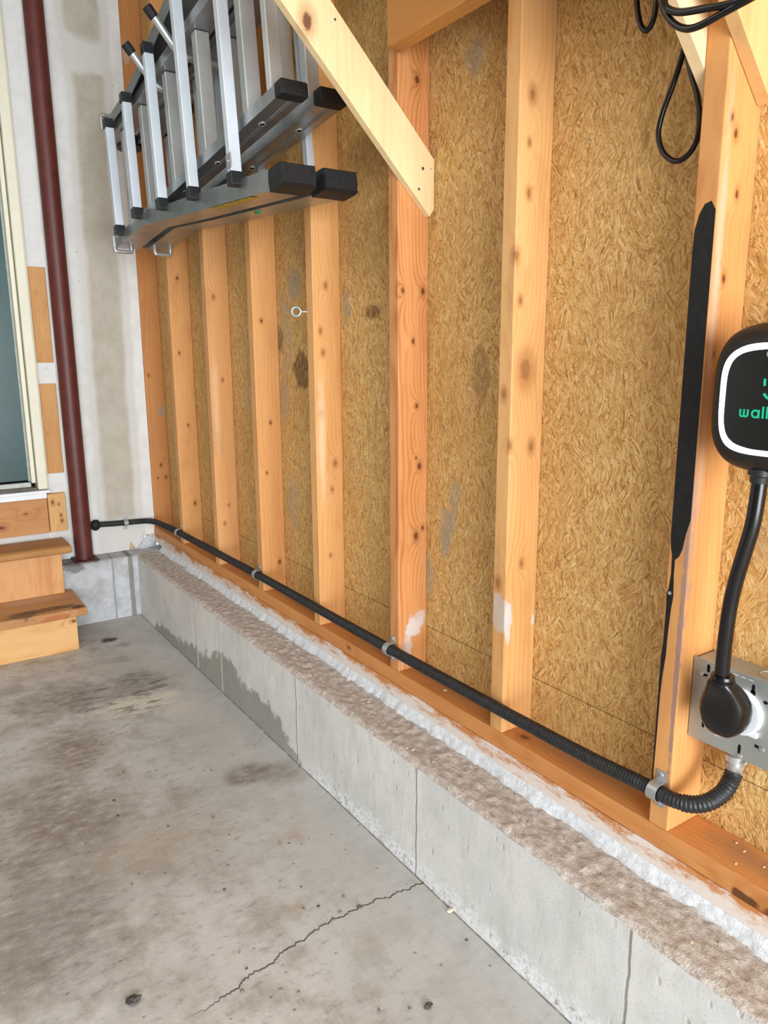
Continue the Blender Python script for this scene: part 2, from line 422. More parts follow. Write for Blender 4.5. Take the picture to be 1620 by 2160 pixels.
    # flakes lifting in a band across the middle
    fz = t.math('MULTIPLY', t.blob((-.40, .78, 0), (.22, .14, 1), .8, 8, .6), t.step(t.noise(t.vmath('MULTIPLY', P, (22, 40, 1)), 1, 4, .6), .56, .60))
    h = t.math('ADD', t.math('MULTIPLY', n3, .5), t.math('MULTIPLY', n2, .6))
    h = t.math('SUBTRACT', h, t.math('ADD', t.math('MULTIPLY', ck, 3), t.math('MULTIPLY', pm, .8)))
    h = t.math('ADD', h, t.math('ADD', t.math('MULTIPLY', fk, -.5), t.math('MULTIPLY', fz, .8)))
    h = t.math('MULTIPLY_ADD', br, .25, h)
    t.bump(h, .55, .0022)
    return t.out(c, .7, 0, .35)

def drywall_mat():
    t = NT('taped_drywall'); P = t.pos(); x, y, z = t.sep(P)
    wob = t.math('MULTIPLY_ADD', t.math('SUBTRACT', t.noise(t.vmath('MULTIPLY', P, (3, 1, 2.2)), 1, 4, .6), .5), .07, x)
    wob2 = t.math('MULTIPLY_ADD', t.math('SUBTRACT', t.noise(t.vmath('MULTIPLY', P, (5, 1, 3)), 1, 4, .6), .5), .05, x)
    n = t.noise(P, 14, 5, .6)
    white = t.mix(t.step(n, .3, .7), S(222, 220, 216), S(234, 233, 230))
    paper = t.mix(t.step(n, .3, .7), S(176, 167, 150), S(192, 184, 168))
    grey = S(212, 208, 202)
    inner = t.math('MULTIPLY', t.step(wob, -.235, -.205), t.step(wob2, -.075, -.10))
    band = t.math('MULTIPLY_ADD', t.math('SUBTRACT', t.noise(P, 7, 3), .5), .14, z)
    inner = t.math('MULTIPLY', inner, t.math('SUBTRACT', 1, t.math('MULTIPLY', t.step(band, 2.33, 2.36), t.step(band, 2.50, 2.46))))
    inner = t.math('MULTIPLY', inner, t.step(band, .40, .48))
    halo = t.math('MULTIPLY', t.step(wob, -.27, -.235), t.step(wob2, -.04, -.06))
    c = t.mix(t.math('MULTIPLY', halo, .8), white, grey)
    c = t.mix(t.math('MULTIPLY', inner, .9), c, paper)
    st = t.noise(t.vmath('MULTIPLY', P, (60, 1, 4)), 1, 4, .6)
    c = t.mix(t.step(st, .55, .75, 0, .3), c, S(206, 204, 204))
    sp = t.vor(P, 24); sr = t.sep(sp['Color'])
    c = t.mix(t.math('MULTIPLY', t.math('MULTIPLY', t.step(sp['Distance'], .10, .05), t.step(sr[0], .86, .87)), .6), c, S(128, 122, 116))
    lf = t.math('MULTIPLY', t.step(x, -.385, -.40), t.step(n, .45, .65, 0, .35))
    c = t.mix(lf, c, S(196, 190, 190))
    t.bump(t.math('ADD', st, t.math('MULTIPLY', n, .6)), .25, .0015)
    return t.out(c, .75, 0, .3)

def block_mat():
    t = NT('concrete_block'); P = t.pos(); x, y, z = t.sep(P)
    n1 = t.noise(P, 12, 6, .65); n3 = t.noise(P, 160, 4, .6)
    c = t.mix(t.step(n1, .3, .7), S(170, 170, 172), S(204, 205, 208))
    c = t.mix(t.step(n3, .58, .72, 0, .5), c, S(140, 138, 138))
    wx = t.math('MULTIPLY_ADD', t.math('SUBTRACT', t.noise(t.comb(0.0, 0.0, z), 22, 3), .5), .012, x)
    for jx, wd, cc, o in ((-.235, .006, S(150, 148, 146), .8), (-.155, .013, S(126, 124, 116), .85)):
        c = t.mix(t.math('MULTIPLY', t.step(t.math('ABSOLUTE', t.math('SUBTRACT', wx, jx)), wd, wd*.6), o), c, cc)
    c = t.mix(t.math('MULTIPLY', t.blob((-.40, 2.49, .27), (.05, .3, .03), .6, 30, .4), .7), c, S(96, 90, 88))
    t.bump(t.math('ADD', n1, t.math('MULTIPLY', n3, .6)), .5, .003)
    return t.out(c, .85, 0, .25)

def alum(name, tint=S(206, 210, 214), rough=.34, axis=(3, 400, 400), var=.10, metal=1.0):
    t = NT(name); P = t.pos()
    b = t.noise(t.vmath('MULTIPLY', P, axis), 1, 3); n = t.noise(P, 12, 4, .6)
    c = t.mix(t.step(n, .3, .7), tuple(q*(1-var*2) for q in tint[:3])+(1,), tint)
    r = t.math('MULTIPLY_ADD', b, .16, rough-.08)
    t.bump(b, .08, .0004)
    return t.out(c, r, metal)

M_osb = osb_mat(); M_conc = concrete_face(); M_ledge = ledge_mat(); M_wm = white_mortar(); M_floor = floor_mat()
M_dry = drywall_mat(); M_block = block_mat()
M_rail = alum('aluminium_rail', S(176, 178, 178), .38, (300, 3, 300), .12, .9)
M_rung = alum('aluminium_rung', S(226, 233, 242), .46, (300, 300, 3), .05, .35)
M_rung_in = alum('inner_rung_aluminium', S(212, 214, 212), .42, (300, 300, 3), .08, .5)
M_steel = alum('galvanised_steel', S(200, 204, 206), .38, (90, 90, 90), .1, .75)
M_chrome = alum('bright_steel', S(206, 206, 208), .30, (90, 90, 90), .1, .7)
M_plate = alum('box_cover_steel', S(176, 178, 174), .45, (60, 400, 60), .06, .55)
M_rubber = plain('black_rubber', S(30, 30, 31), .62, 0, .4, .3, 120, .4, 350)
M_plastic = plain('black_plastic_cap', S(30, 33, 36), .38, 0, .5, .1, 60)
M_cable = plain('black_cable_jacket', S(12, 12, 14), .22, 0, .5, .1, 60)
M_charger = plain('matt_black_shell', S(30, 29, 28), .55, 0, .4, .06, 30)
M_panel = plain('black_glass_panel', S(20, 20, 19), .28, 0, .5, .03, 20)
M_cond = plain('conduit_jacket', S(38, 40, 43), .46, 0, .5, .25, 70, .2, 300)
M_paintblk = plain('black_spray_paint', S(24, 24, 25), .60, 0, .4, .3, 60, .5, 260)
M_hole = plain('shadowed_hole', S(16, 16, 16), .8, 0, .2, .1)
M_whitep = plain('white_plastic', S(238, 240, 244), .45, 0, .5, .03)
M_redsteel = plain('red_oxide_primer', S(98, 42, 35), .48, 0, .5, .14, 18, .12, 120)
M_teal = plain('dark_teal_door_paint', S(30, 74, 76), .32, 0, .5, .16, 3)
M_cream = plain('cream_vinyl', S(232, 227, 206), .45, 0, .5, .03, 10)
M_white = plain('white_painted_wall', S(226, 224, 218), .8, 0, .3, .04, 3)
M_greyw = plain('grey_garage_wall', S(112, 110, 108), .8, 0, .3, .04, 3)  # unseen left wall, grey lowered to cut bounced light
M_dirty = plain('grubby_threshold', S(128, 122, 112), .55, .3, .5, .25, 30)
M_paper = plain('torn_brown_paper', S(206, 172, 132), .85, 0, .2, .12, 60)
M_green = plain('teal_green_print', S(24, 186, 140), .5, 0, .4, .02)
M_yellow = plain('yellow_label', S(206, 176, 60), .5, 0, .4, .25, 60)
M_gstick = plain('green_sticker', S(40, 150, 100), .5, 0, .4, .05)
M_pebble = plain('grey_stone_chip', S(142, 132, 122), .85, 0, .3, .25, 120, .4, 300)
M_pebbled = plain('dark_stone_chip', S(96, 90, 86), .8, 0, .3, .25, 120, .4, 300)
M_chip = plain('pale_wood_chip', S(232, 214, 190), .8, 0, .3, .1, 90)
M_imprint = plain('stamped_print', S(216, 218, 220), .5, 0, .4, .02)
t = NT('led_ring_light'); t.out((1, 1, 1, 1), .4)
t.bsdf.inputs['Emission Color'].default_value = (1, .97, .96, 1); t.bsdf.inputs['Emission Strength'].default_value = 2.6
M_led = t.m

# ---------------------------------------------------------------- the setting
def flat(name, mat, quad, label, cat):
    m = MB(); m.add(quad, [(0, 1, 2, 3)]); o = m.build(name, mat, org=(0, 0, 0)); return struct(o, label, cat)
XL, YF, ZT = -5.0, -4.2, 2.75
struct(MB().box(XL, .2, YF-1.5, 2.9, -.12, 0).build('floor', M_floor, org=(0, 0, 0)), 'stained grey concrete garage floor with a thin crack', 'floor')
struct(MB().box(XL, .2, YF, 2.9, ZT, ZT+.1).build('ceiling', M_white, org=(0, 0, 0)), 'white garage ceiling', 'ceiling')
struct(MB().box(XL-.1, XL, YF, 2.9, 0, ZT).build('wall_left', M_greyw, org=(0, 0, 0)), 'grey garage wall on the left', 'wall')
fm = MB(); fm.prism([(XL, YF, 0), (-4.6, YF, 0), (-4.6, YF, 2.2), (-.12, YF, 2.2), (-.12, YF, 0), (.2, YF, 0), (.2, YF, ZT), (XL, YF, ZT)], (0, -.1, 0))
struct(fm.build('wall_front', M_white, org=(0, 0, 0)), 'front wall around the open garage door', 'wall')

# right wall: strand board sheathing in two courses
wr = empty('wall_right', (OSBX, 0, 0), 'strand board sheathing behind the open studs', 'wall'); wr['kind'] = 'structure'
MB().box(OSBX, OSBX+.012, YF, 2.74, .4945, ZT).build('sheathing_panel', M_osb, wr)
MB().box(OSBX, OSBX+.012, YF, 2.74, .20, .4925).build('sheathing_panel', M_osb, wr)
MB().box(OSBX+.012, OSBX+.03, YF, 2.9, 0, ZT).build('backing', M_hole, wr)

# concrete curb with a rough mortar top
cb = empty('baseboard_right', (XC, 0, 0), 'concrete curb along the foot of the stud wall with a rough mortar ledge', 'curb'); cb['kind'] = 'structure'
ys = []
yy = -4.2
while yy < 2.5: ys.append(yy); yy += .007 if yy > -.8 else .05
ys.append(2.502)
m = MB(); rows = []
for y in ys:
    row = []
    e = .0045*fbm((y*9, 1.3, 0)) + .0045*fbm((y*42, 4.3, 0)) - .006*max(0, fbm((y*17, 9.3, 0))-.25)
    for z in (0, .02, .06, .12, .18, .22, .25, .266, .2745):
        row.append((XC + .0012*fbm((y*12, z*12, 0)) - (.002 if z < .01 else 0), y, z + (e*.5 if z > .26 else 0)))
    rows.append(row)
m.grid(rows); m.build('curb_face', M_conc, cb, smooth=True)
m = MB(); rows = []
for y in ys:
    row = []
    e = .0045*fbm((y*9, 1.3, 0)) + .0045*fbm((y*42, 4.3, 0)) - .006*max(0, fbm((y*17, 9.3, 0))-.25)
    row.append((XC+.0002, y, .2743+e*.5))
    row.append((XC+.004+.004*fbm((y*50, 2, 7)), y, .281+e))
    for k in range(1, 22):
        u = k/21; x = XC+.006+u*(.118)
        h = .0046*fbm((x*60, y*42, 0)) + .0034*fbm((x*150, y*95, 3)) + .003*fbm((x*9, y*5, 8))
        row.append((x, y, .2855+h*(.45+.55*min(1, u*4))))
    rows.append(row)
m.grid(rows); m.build('mortar_ledge', M_ledge, cb, smooth=True)
m = MB(); rows = []
for y in ys:
    row = []
    wv = .010*fbm((y*7, 0, 0)) + .006*fbm((y*33, 2, 0))
    for k in range(9):
        u = k/8
        x = -.001 - u*(.017+wv*.8) + .0016*fbm((u*4, y*90, 0)); z = .3115 - u*.024 - u*u*.006 + .0018*fbm((u*3, y*70, 5))
        row.append((x, y, z))
    rows.append(row)
m.grid(rows); m.build('white_mortar_strip', M_wm, cb, smooth=True)
MB().box(XC+.012, .2, -4.2, 2.5, 0, .27).build('curb_core', M_conc, cb)

# block footing at the back
bb = empty('baseboard_back', (-.5, 2.495, 0), 'grey concrete block footing under the back wall', 'footing'); bb['kind'] = 'structure'
m = MB(); rows = []
for i in range(181):
    x = -1.6+i*.0099; row = []
    for k, (y, z) in enumerate(((2.495, 0), (2.495, .05), (2.495, .1), (2.495, .15), (2.495, .2), (2.495, .25), (2.4955, .275), (2.503, .284), (2.515, .286), (2.53, .286), (2.55, .287), (2.57, .287), (2.6, .288), (2.63, .288))):
        d = .0016*fbm((x*30, z*30, y*30)); row.append((x, y+(d if k < 7 else 0), z+(1.4*d if k > 6 else 0)))
    rows.append(row)
m.grid(rows); m.build('block_course', M_block, bb, smooth=True)
# broken mortar lumps in the corner under the torn drywall
for cx, cz, r in ((-.035, .305, .026), (-.07, .296, .018), (-.02, .335, .02), (-.052, .32, .017)):
    m = MB(); rs = []
    for a in range(9):
        th = math.pi*a/8; ring = []
        for b in range(12):
            ph = 2*math.pi*b/12; d = Vector((math.sin(th)*math.cos(ph), math.sin(th)*math.sin(ph), math.cos(th)))
            q = 1+.35*noise.noise(d*2.1+Vector((cx*90, cz*70, 0)))
            ring.append(Vector((cx, 2.605, cz))+Vector((d.x*1.3, d.y*.7, d.z))*r*q)
        rs.append(ring)
    m.rings(rs); m.build('mortar_lump', M_block, bb, smooth=False)

# back wall: drywall sheet with a torn lower corner
wb = empty('wall_back', (-.5, YB, 0), 'back wall of taped and mudded drywall', 'wall'); wb['kind'] = 'structure'
poly = [(-.385, .289), (-.15, .2895), (-.10, .292), (-.085, .297), (-.078, .312), (-.066, .318), (-.060, .335), (-.048, .350), (-.030, .353), (-.006, .351), (-.001, .40), (-.002, 1.0), (-.001, 1.6), (-.001, ZT), (-.385, ZT)]
MB().prism([(x, YB, z) for x, z in poly], (0, .0125, 0)).build('drywall_sheet', M_dry, wb)
# narrow strip left of the column: plaster pieces with bare framing between
MB().box(-.475, -.385, YB, YB+.0125, 1.557, ZT).build('drywall_strip', M_dry, wb)
MB().box(-.475, -.385, YB+.002, YB+.0125, 1.075, 1.163).build('drywall_strip', M_dry, wb)
MB().box(-.475, -.385, YB, YB+.0125, .289, .684).build('drywall_strip', M_dry, wb)
MB().box(-1.6, -.475, YB+.01, YB+.02, .289, .60).build('drywall_strip', M_dry, wb)
MB().box(XL, -1.55, YB, YB+.02, 0, ZT).build('drywall_strip', M_white, wb)
MB().box(-1.6, -.475, YB, YB+.02, 2.72, ZT).build('drywall_strip', M_white, wb)
MB().prism([(-.128, YB-.0006, .2925), (-.098, YB-.0006, .2935), (-.104, YB-.0006, .305), (-.111, YB-.0006, .312), (-.116, YB-.0006, .330), (-.123, YB-.0006, .318)], (0, .0008, 0)).build('torn_paper', M_paper, wb)
MB().prism([(-.068, YB-.0006, .345), (-.060, YB-.0006, .365), (-.050, YB-.0006, .372), (-.047, YB-.0006, .358), (-.058, YB-.0006, .338)], (0, .0008, 0)).build('torn_paper', M_block, wb)
MB().prism([(-.046, YB-.0006, .353), (-.006, YB-.0006, .354), (-.006, YB-.0006, .348), (-.044, YB-.0006, .346)], (0, .0125, 0)).build('torn_paper', M_paper, wb)

# bare framing boards left of the column
def board(name, mat, b, label, cat, group=None, bevel=.0015):
    return tag(MB().box(*b).build(name, mat, bevel=bevel), label, cat, group)
board('framing_board', wood('framing_wood_upper', 'z', S(216, 168, 110), S(186, 132, 78), 21, knots=[(-.43, 2.59, 1.45, .009), (-.395, 2.59, 1.40, .008), (-.405, 2.59, 1.30, .008)]), (-.474, -.386, YB+.001, YB+.04, 1.163, 1.557), 'upper bare framing board between the door casing and the red column', 'board')
board('framing_board', wood('framing_wood_lower', 'z', S(216, 168, 110), S(190, 136, 82), 22, knots=[(-.44, 2.59, .86, .009), (-.43, 2.59, .93, .007)]), (-.474, -.386, YB+.001, YB+.04, .684, 1.075), 'lower bare framing board beside the bottom of the door casing', 'board')
board('cleat_board', wood('cleat_wood', 'z', S(226, 186, 128), S(204, 152, 92), 23, knots=[(-.45, 2.57, .56, .009), (-.425, 2.57, .55, .006), (-.42, 2.57, .50, .007), (-.418, 2.57, .475, .008)]), (-.468, -.396, 2.568, YB+.009, .428, .598), 'short upright cleat board right of the plank under the doorsill', 'board')
board('sill_plank', wood('plank_wood', 'x', S(206, 154, 104), S(178, 118, 68), 24, knots=[(-.56, 2.585, .52, .008), (-.66, 2.585, .47, .014)]), (-1.5, -.470, 2.582, YB+.009, .424, .580), 'wide brown plank under the white doorsill above the top step', 'board')

# door
d1 = empty('door_1', (-.95, YB, .6), 'dark teal door in a cream casing with a white threshold', 'door'); d1['kind'] = 'structure'
MB().box(-1.38, -.521, 2.65, 2.69, .655, 2.70).build('door_slab', M_teal, d1, bevel=.002)
m = MB(); m.box(-.500, -.462, 2.575, 2.66, .622, ZT); m.box(-.466, -.456, 2.582, 2.66, .622, ZT)
m.build('casing', M_cream, d1, bevel=.003)
MB().box(-.521, -.503, 2.598, 2.66, .648, ZT).build('stop_moulding', M_cream, d1, bevel=.005, seg=3)
MB().box(-.528, -.516, 2.635, 2.66, .652, ZT).build('weather_strip', plain('grey_weatherstrip', S(170, 176, 166), .5), d1, bevel=.002)
m = MB(); m.box(-1.5, -.455, 2.556, 2.60, .606, .618); m.box(-1.5, -.470, 2.566, 2.61, .582, .607)
m.build('threshold', M_whitep, d1, bevel=.0025)
m = MB(); m.box(-1.5, -.503, 2.59, 2.66, .618, .628); m.box(-1.5, -.475, 2.575, 2.588, .618, .622)
m.build('threshold_tread', M_dirty, d1, bevel=.001)
MB().box(-1.5, -.519, 2.628, 2.652, .628, .648).build('door_sweep', plain('pale_sweep', S(206, 208, 200), .5), d1, bevel=.002)
m = MB(); m.box(-1.5, -1.38, 2.575, 2.66, .6, ZT); m.build('casing', M_cream, d1, bevel=.003)
MB().box(-1.5, -.46, 2.69, 2.72, .3, ZT).build('door_backing', M_hole, d1)

# ---------------------------------------------------------------- sill plates
board('sill_plate', wood('sill_wood_top', 'y', S(222, 160, 100), S(192, 122, 62), 31, knots=[(0, -.45, .352, .02), (-.0, .80, .37, .007), (.03, .12, .386, .012)],
      blobs=[((.052, -.7, .386), (.055, .62, .012), S(128, 104, 88), .6), ((.055, -.55, .386), (.05, .3, .012), S(128, 104, 88), .6), ((.055, .0, .386), (.045, .30, .012), S(140, 108, 82), .6), ((.055, .5, .386), (.045, .35, .012), S(150, 112, 80), .6), ((.055, 1.2, .386), (.04, 1.2, .03), S(162, 118, 80), .6), ((0, -.40, .352), (.02, .03, .012), S(84, 48, 28), .9), ((0, -.5, .340), (.02, .10, .010), S(226, 196, 170), .6)]),
      (-.001, .0885, YF, YB+.12, .348, ZS), 'orange upper sill plate carrying the wall studs', 'sill plate')
def lower_sill():
    m = wood('sill_wood_low', 'y', S(216, 152, 96), S(184, 118, 64), 32)
    t = NT.__new__(NT); t.m = m; t.t = m.node_tree; t.bsdf = t.t.nodes['Principled BSDF']; t._pos = None
    old = t.bsdf.inputs['Base Color'].links[0].from_socket
    x, y, z = t.sep(t.pos())
    v = t.math('MULTIPLY_ADD', t.math('SUBTRACT', t.noise(t.vmath('MULTIPLY', t.pos(), (1, 9, 30)), 1, 6, .72), .5), .17, z)
    v = t.math('MULTIPLY_ADD', t.math('SUBTRACT', t.noise(t.pos(), 160, 4, .7), .5), .03, v)
    t.put(t.bsdf.inputs['Base Color'], t.mix(t.step(v, .352, .322, 0, .92), old, S(230, 220, 212)))
    return m
board('sill_plate', lower_sill(), (-.003, .0885, YF, YB+.12, .310, .347), 'lower sill plate smeared with white paint above the white mortar strip', 'sill plate')

# ---------------------------------------------------------------- wall studs
pale = S(226, 178, 118)
W = S(206, 198, 190)
stud_data = [
 (0, S(222, 166, 106), S(192, 128, 72), [(.02, -.256, 1.19, .006), (.03, -.256, 1.50, .007), (.018, -.256, 1.52, .006), (.045, -.256, 1.42, .006), (.03, -.256, 1.30, .007)],
   [((0, -.250, .70), (.02, .0055, .32), S(150, 120, 116), .85), ((0, -.252, .9), (.02, .006, .25), S(176, 138, 122), .7), ((.012, -.256, 1.25), (.014, .02, .45), S(214, 186, 168), .55)],
   'wall stud with a black spray-painted stripe, behind the charger'),
 (1, S(232, 186, 128), S(206, 146, 86), [(.03, .161, 1.489, .008), (.003, .161, 1.375, .009), (.017, .161, 1.293, .007), (.036, .161, 1.16, .022), (.0, .161, 1.012, .008), (.059, .161, 1.006, .010), (.032, .161, 1.66, .010), (.028, .161, 1.577, .006), (0, .182, 1.113, .009), (.043, .161, .761, .007), (0, .185, .72, .010)],
   [((0, .175, .66), (.02, .03, .05), S(192, 184, 178), .7), ((.01, .161, .64), (.012, .02, .05), S(200, 196, 194), .8), ((.082, .161, .63), (.006, .02, .015), S(206, 200, 196), .9)],
   'pale knotty wall stud midway between the black-striped stud and the reddish stud under the brace'),
 (2, S(222, 164, 108), S(196, 124, 70), [(.014, .551, 1.338, .006), (.072, .551, 1.338, .009), (.044, .551, 1.222, .006), (.055, .551, 1.068, .006), (.054, .551, .94, .004), (.064, .551, .919, .009), (.053, .551, 1.795, .009), (.054, .551, .741, .011), (.075, .551, .759, .006)],
   [((.05, .551, .50), (.034, .02, .030), S(214, 206, 202), .85), ((.03, .551, .455), (.014, .02, .045), S(210, 200, 196), .7), ((.07, .551, .525), (.02, .02, .022), S(206, 196, 192), .7), ((.012, .551, .43), (.010, .02, .06), S(206, 190, 180), .5)],
   'reddish wall stud under the end of the long diagonal brace, white-smeared at its foot'),
 (3, S(232, 182, 122), S(208, 146, 84), [(.022, .966, 1.257, .007), (.029, .966, 1.197, .007), (.019, .966, 1.025, .008), (.062, .966, .878, .008), (.042, .966, 1.381, .007), (.05, .966, .8, .006), (.04, .966, .6, .005)], [((.02, .966, .95), (.02, .02, .28), S(240, 206, 168), .6)],
   'glossy wall stud beside the steel eye screw, just right of the ladder feet'),
 (4, S(230, 176, 116), S(204, 140, 82), [(.05, 1.373, .968, .006), (.066, 1.373, .482, .008), (.03, 1.373, 1.3, .006), (.03, 1.373, .8, .005)], [],
   'wall stud with the middle conduit strap at its foot'),
 (5, S(230, 178, 122), S(204, 144, 88), [(.03, 1.777, .55, .006), (.05, 1.777, .62, .005), (.05, 1.777, 1.1, .006), (.03, 1.777, 1.4, .007)], [((.02, 1.777, 1.0), (.02, .02, .3), S(238, 200, 156), .5)],
   'narrow-looking wall stud between two strapped studs, third from the corner'),
 (6, S(228, 174, 114), S(202, 140, 82), [(.06, 2.188, .56, .008), (.03, 2.188, 1.2, .006), (.05, 2.188, .9, .006), (.04, 2.188, 1.5, .007)], [],
   'second wall stud from the back corner, with the farthest side-wall conduit strap'),
 (7, S(206, 148, 92), S(172, 110, 60), [(.05, 2.6, .68, .008), (.02, 2.6, 1.1, .006), (.07, 2.6, .62, .007), (.03, 2.6, .62, .005)], [((.07, 2.6, .93), (.022, .02, .035), S(160, 142, 122), .8), ((.02, 2.6, 2.45), (.02, .02, .05), S(190, 170, 150), .7)],
   'end wall stud touching the drywall in the back corner')]
studs = []
for k, lt, dk, kn, bl, lab in stud_data:
    y0 = YK[k] if k < 7 else 2.6005
    o = tag(MB().box(0, OSBX-.0004, y0, y0+.038, ZS, ZT).build('wall_stud', wood('stud_wood_%s' % 'abcdefgh'[k], 'z', lt, dk, 40+k, ring=(1.0 if k != 2 else 1.1), knots=kn, blobs=bl, contrast=(1.0 if k == 2 else .45), kdark=(.45 if k in (1, 3, 5) else 1)), bevel=.0022),
            lab, 'wall stud', 'studs of the right wall')
    studs.append(o)
# black spray paint and a run of it on the nearest stud
yA, yB = -.2535, -.2205
pts = [(yA, 1.395), (-.246, 1.408), (-.236, 1.405), (-.228, 1.392), (-.222, 1.37), (yB, 1.34), (yB, .90), (-.222, .885), (-.2255, .872), (-.2262, .84), (-.2235, .815), (-.2205, .806), (-.2215, .78), (-.2210, .72), (-.2188, .70), (-.2188, .66), (-.2185, .60), (-.2183, .48), (-.2188, .455), (-.2205, .43), (-.2215, .43), (-.2205, .46), (-.2218, .55), (-.2225, .63), (-.2240, .66), (-.2275, .70), (-.2280, .735), (-.2305, .78), (-.2330, .803), (-.2325, .815), (-.2310, .84), (-.231, .865), (-.238, .872), (-.243, .885), (-.247, .91), (yA, .935)]
MB().prism([(-.0006, y, z) for y, z in pts], (.0008, 0, 0)).build('black_paint', M_paintblk, studs[0])['label'] = 'black spray paint with a thin run'
MB().disc((-.0007, -.2265, .808), (-1, 0, 0), [(0, .0032), (.0008, .003), (.0008, .0014), (-.0002, .001)], 14).build('nail_head', M_chrome, studs[0])

# nails sticking out beside the studs
# ---------------------------------------------------------------- diagonal braces and ledger
def brace(y0, y1, lo, hi, mat, label, nails=(), org=None):
    # lo / hi: x+z of the lower and upper edge (45 degree board), square-cut foot at the sheathing
    xb = OSBX-.001
    poly = [(.074 if lo < 1.575 else .076, lo-.0745), (xb, lo-.058), (xb, hi-xb), (hi-1.972, 1.972), (lo-1.972, 1.972)]
    o = MB().prism([(x, y0, z) for x, z in poly], (0, y1-y0, 0)).build('diagonal_brace', mat, bevel=.0012)
    tag(o, label, 'wood brace', 'shelf braces')
    if nails:
        for x, z, r in nails:
            m = MB(); m.disc((x, y0+.0006, z), (0, -1, 0), [(0, r), (.0009, r*.9), (.0009, 0.0001)], 12); m.build('nail_head', M_pebbled, o)
    return o
M_br = wood('brace_pine', 'z', S(240, 212, 164), S(226, 188, 132), 71, knots=[(-.235, .53, 1.845, .017)], warm=None, contrast=.35, ring=.5)
brace(.530, .5505, 1.578, 1.716, M_br, 'long pale pine diagonal brace running up from the reddish stud', nails=[(.055, 1.605, .004), (.044, 1.56, .0035), (-.17, 1.862, .003), (.078, 1.607, .0015)])
M_br2 = wood('brace_pine_b', 'z', S(238, 210, 166), S(222, 186, 132), 72, warm=None, contrast=.3, ring=.5)
brace(-.2175, -.197, 1.590, 1.728, M_br2, 'pale diagonal brace on the left side of the black-striped stud, crossed by black cable')
M_br3 = wood('brace_pine_c', 'z', S(232, 196, 140), S(212, 164, 104), 73, contrast=.35, ring=.5)
brace(-.2775, -.2565, 1.617, 1.755, M_br3, 'tan diagonal brace in the upper right corner, right of the black-striped stud')
m = MB(); m.prism([(-.0385, .534, 1.838), (-.002, .531, 1.8355), (-.0005, .528, 1.8355), (-.0005, .534, 1.974), (-.0385, .538, 1.974)], (0, -2.6, 0))
tag(m.build('shelf_ledger', wood('ledger_wood', 'y', S(212, 158, 92), S(186, 126, 64), 74, contrast=.35), bevel=.0015), 'horizontal orange ledger board across the stud fronts at the top', 'ledger board')

tag(MB().box(-.46, OSBX-.001, -2.0, .56, 1.977, 1.995).build('shelf_board', wood('shelf_wood', 'y', S(216, 170, 110), S(190, 136, 78), 75), bevel=.0015), 'plywood shelf board lying on the ledger and the diagonal braces overhead', 'shelf')

# ---------------------------------------------------------------- stairs
st = empty('wooden_steps', (-.9, 2.35, 0), 'low wooden steps with stained treads below the door', 'steps')
m = MB(); m.prism([(-1.5, 2.180, .150), (-1.5, 2.180, .178), (-1.5, 2.186, .182), (-1.5, 2.475, .182), (-1.5, 2.475, .148), (-1.5, 2.186, .148)], (1.077, 0, 0))
m.build('tread', wood('tread_wood_low', 'x', S(204, 158, 112), S(168, 116, 70), 81, knots=[(-.45, 2.20, .18, .016), (-.52, 2.25, .18, .013)],
   blobs=[((-.56, 2.24, .182), (.13, .035, .03), S(92, 66, 46), .75), ((-.66, 2.22, .182), (.07, .05, .03), S(88, 72, 58), .7), ((-.455, 2.21, .182), (.028, .026, .03), S(88, 54, 36), .8), ((-.60, 2.40, .182), (.2, .08, .03), S(196, 172, 152), .6), ((-.55, 2.18, .160), (.07, .01, .018), S(176, 96, 46), .7)]), st, bevel=.003)
m = MB(); m.prism([(-1.5, 2.400, .366), (-1.5, 2.400, .388), (-1.5, 2.412, .396), (-1.5, 2.59, .396), (-1.5, 2.59, .362), (-1.5, 2.412, .362)], (1.081, 0, 0))
m.build('tread', wood('tread_wood_high', 'x', S(190, 142, 88), S(152, 104, 56), 82, blobs=[((-.6, 2.46, .396), (.2, .07, .03), S(146, 112, 78), .6)]), st, bevel=.004)
MB().box(-1.5, -.463, 2.205, 2.222, 0, .148).build('riser', wood('riser_wood_low', 'x', S(240, 200, 142), S(214, 156, 92), 83, knots=[(-.475, 2.205, .125, .008)], contrast=.8, ring=.5), st, bevel=.0012)
MB().box(-1.5, -.457, 2.440, 2.458, .182, .362).build('riser', wood('riser_wood_high', 'z', S(232, 184, 132), S(212, 148, 92), 91, contrast=.8, ring=.16, gauge=(-.62, 2.3)), st, bevel=.0012)
for x0 in (-.51, -1.45):
    m = MB(); m.prism([(x0, 2.2225, 0), (x0, 2.2225, .147), (x0, 2.4585, .147), (x0, 2.4585, .361), (x0, 2.49, .361), (x0, 2.49, 0)], (.036, 0, 0))
    m.build('stringer', wood('stringer_wood_%s' % ('a' if x0 > -1 else 'b'), 'y', S(220, 170, 116), S(190, 134, 82), 85), st)

# ---------------------------------------------------------------- steel column
sc = empty('support_column', (-.345, 2.545, ZC), 'dark red steel support column standing on the concrete block footing', 'column')
m = MB(); m.tube([(-.3425, 2.545, .295), (-.3445, 2.545, 1.0), (-.3465, 2.545, 1.8), (-.3485, 2.545, ZT)], .0385, 40)
m.build('pipe', M_redsteel, sc, smooth=True)
MB().box(-.392, -.292, 2.488, 2.596, .2885, .296).build('base_plate', plain('rusty_base_plate', S(92, 52, 46), .6, .2, .4, .3, 60), sc, bevel=.001)
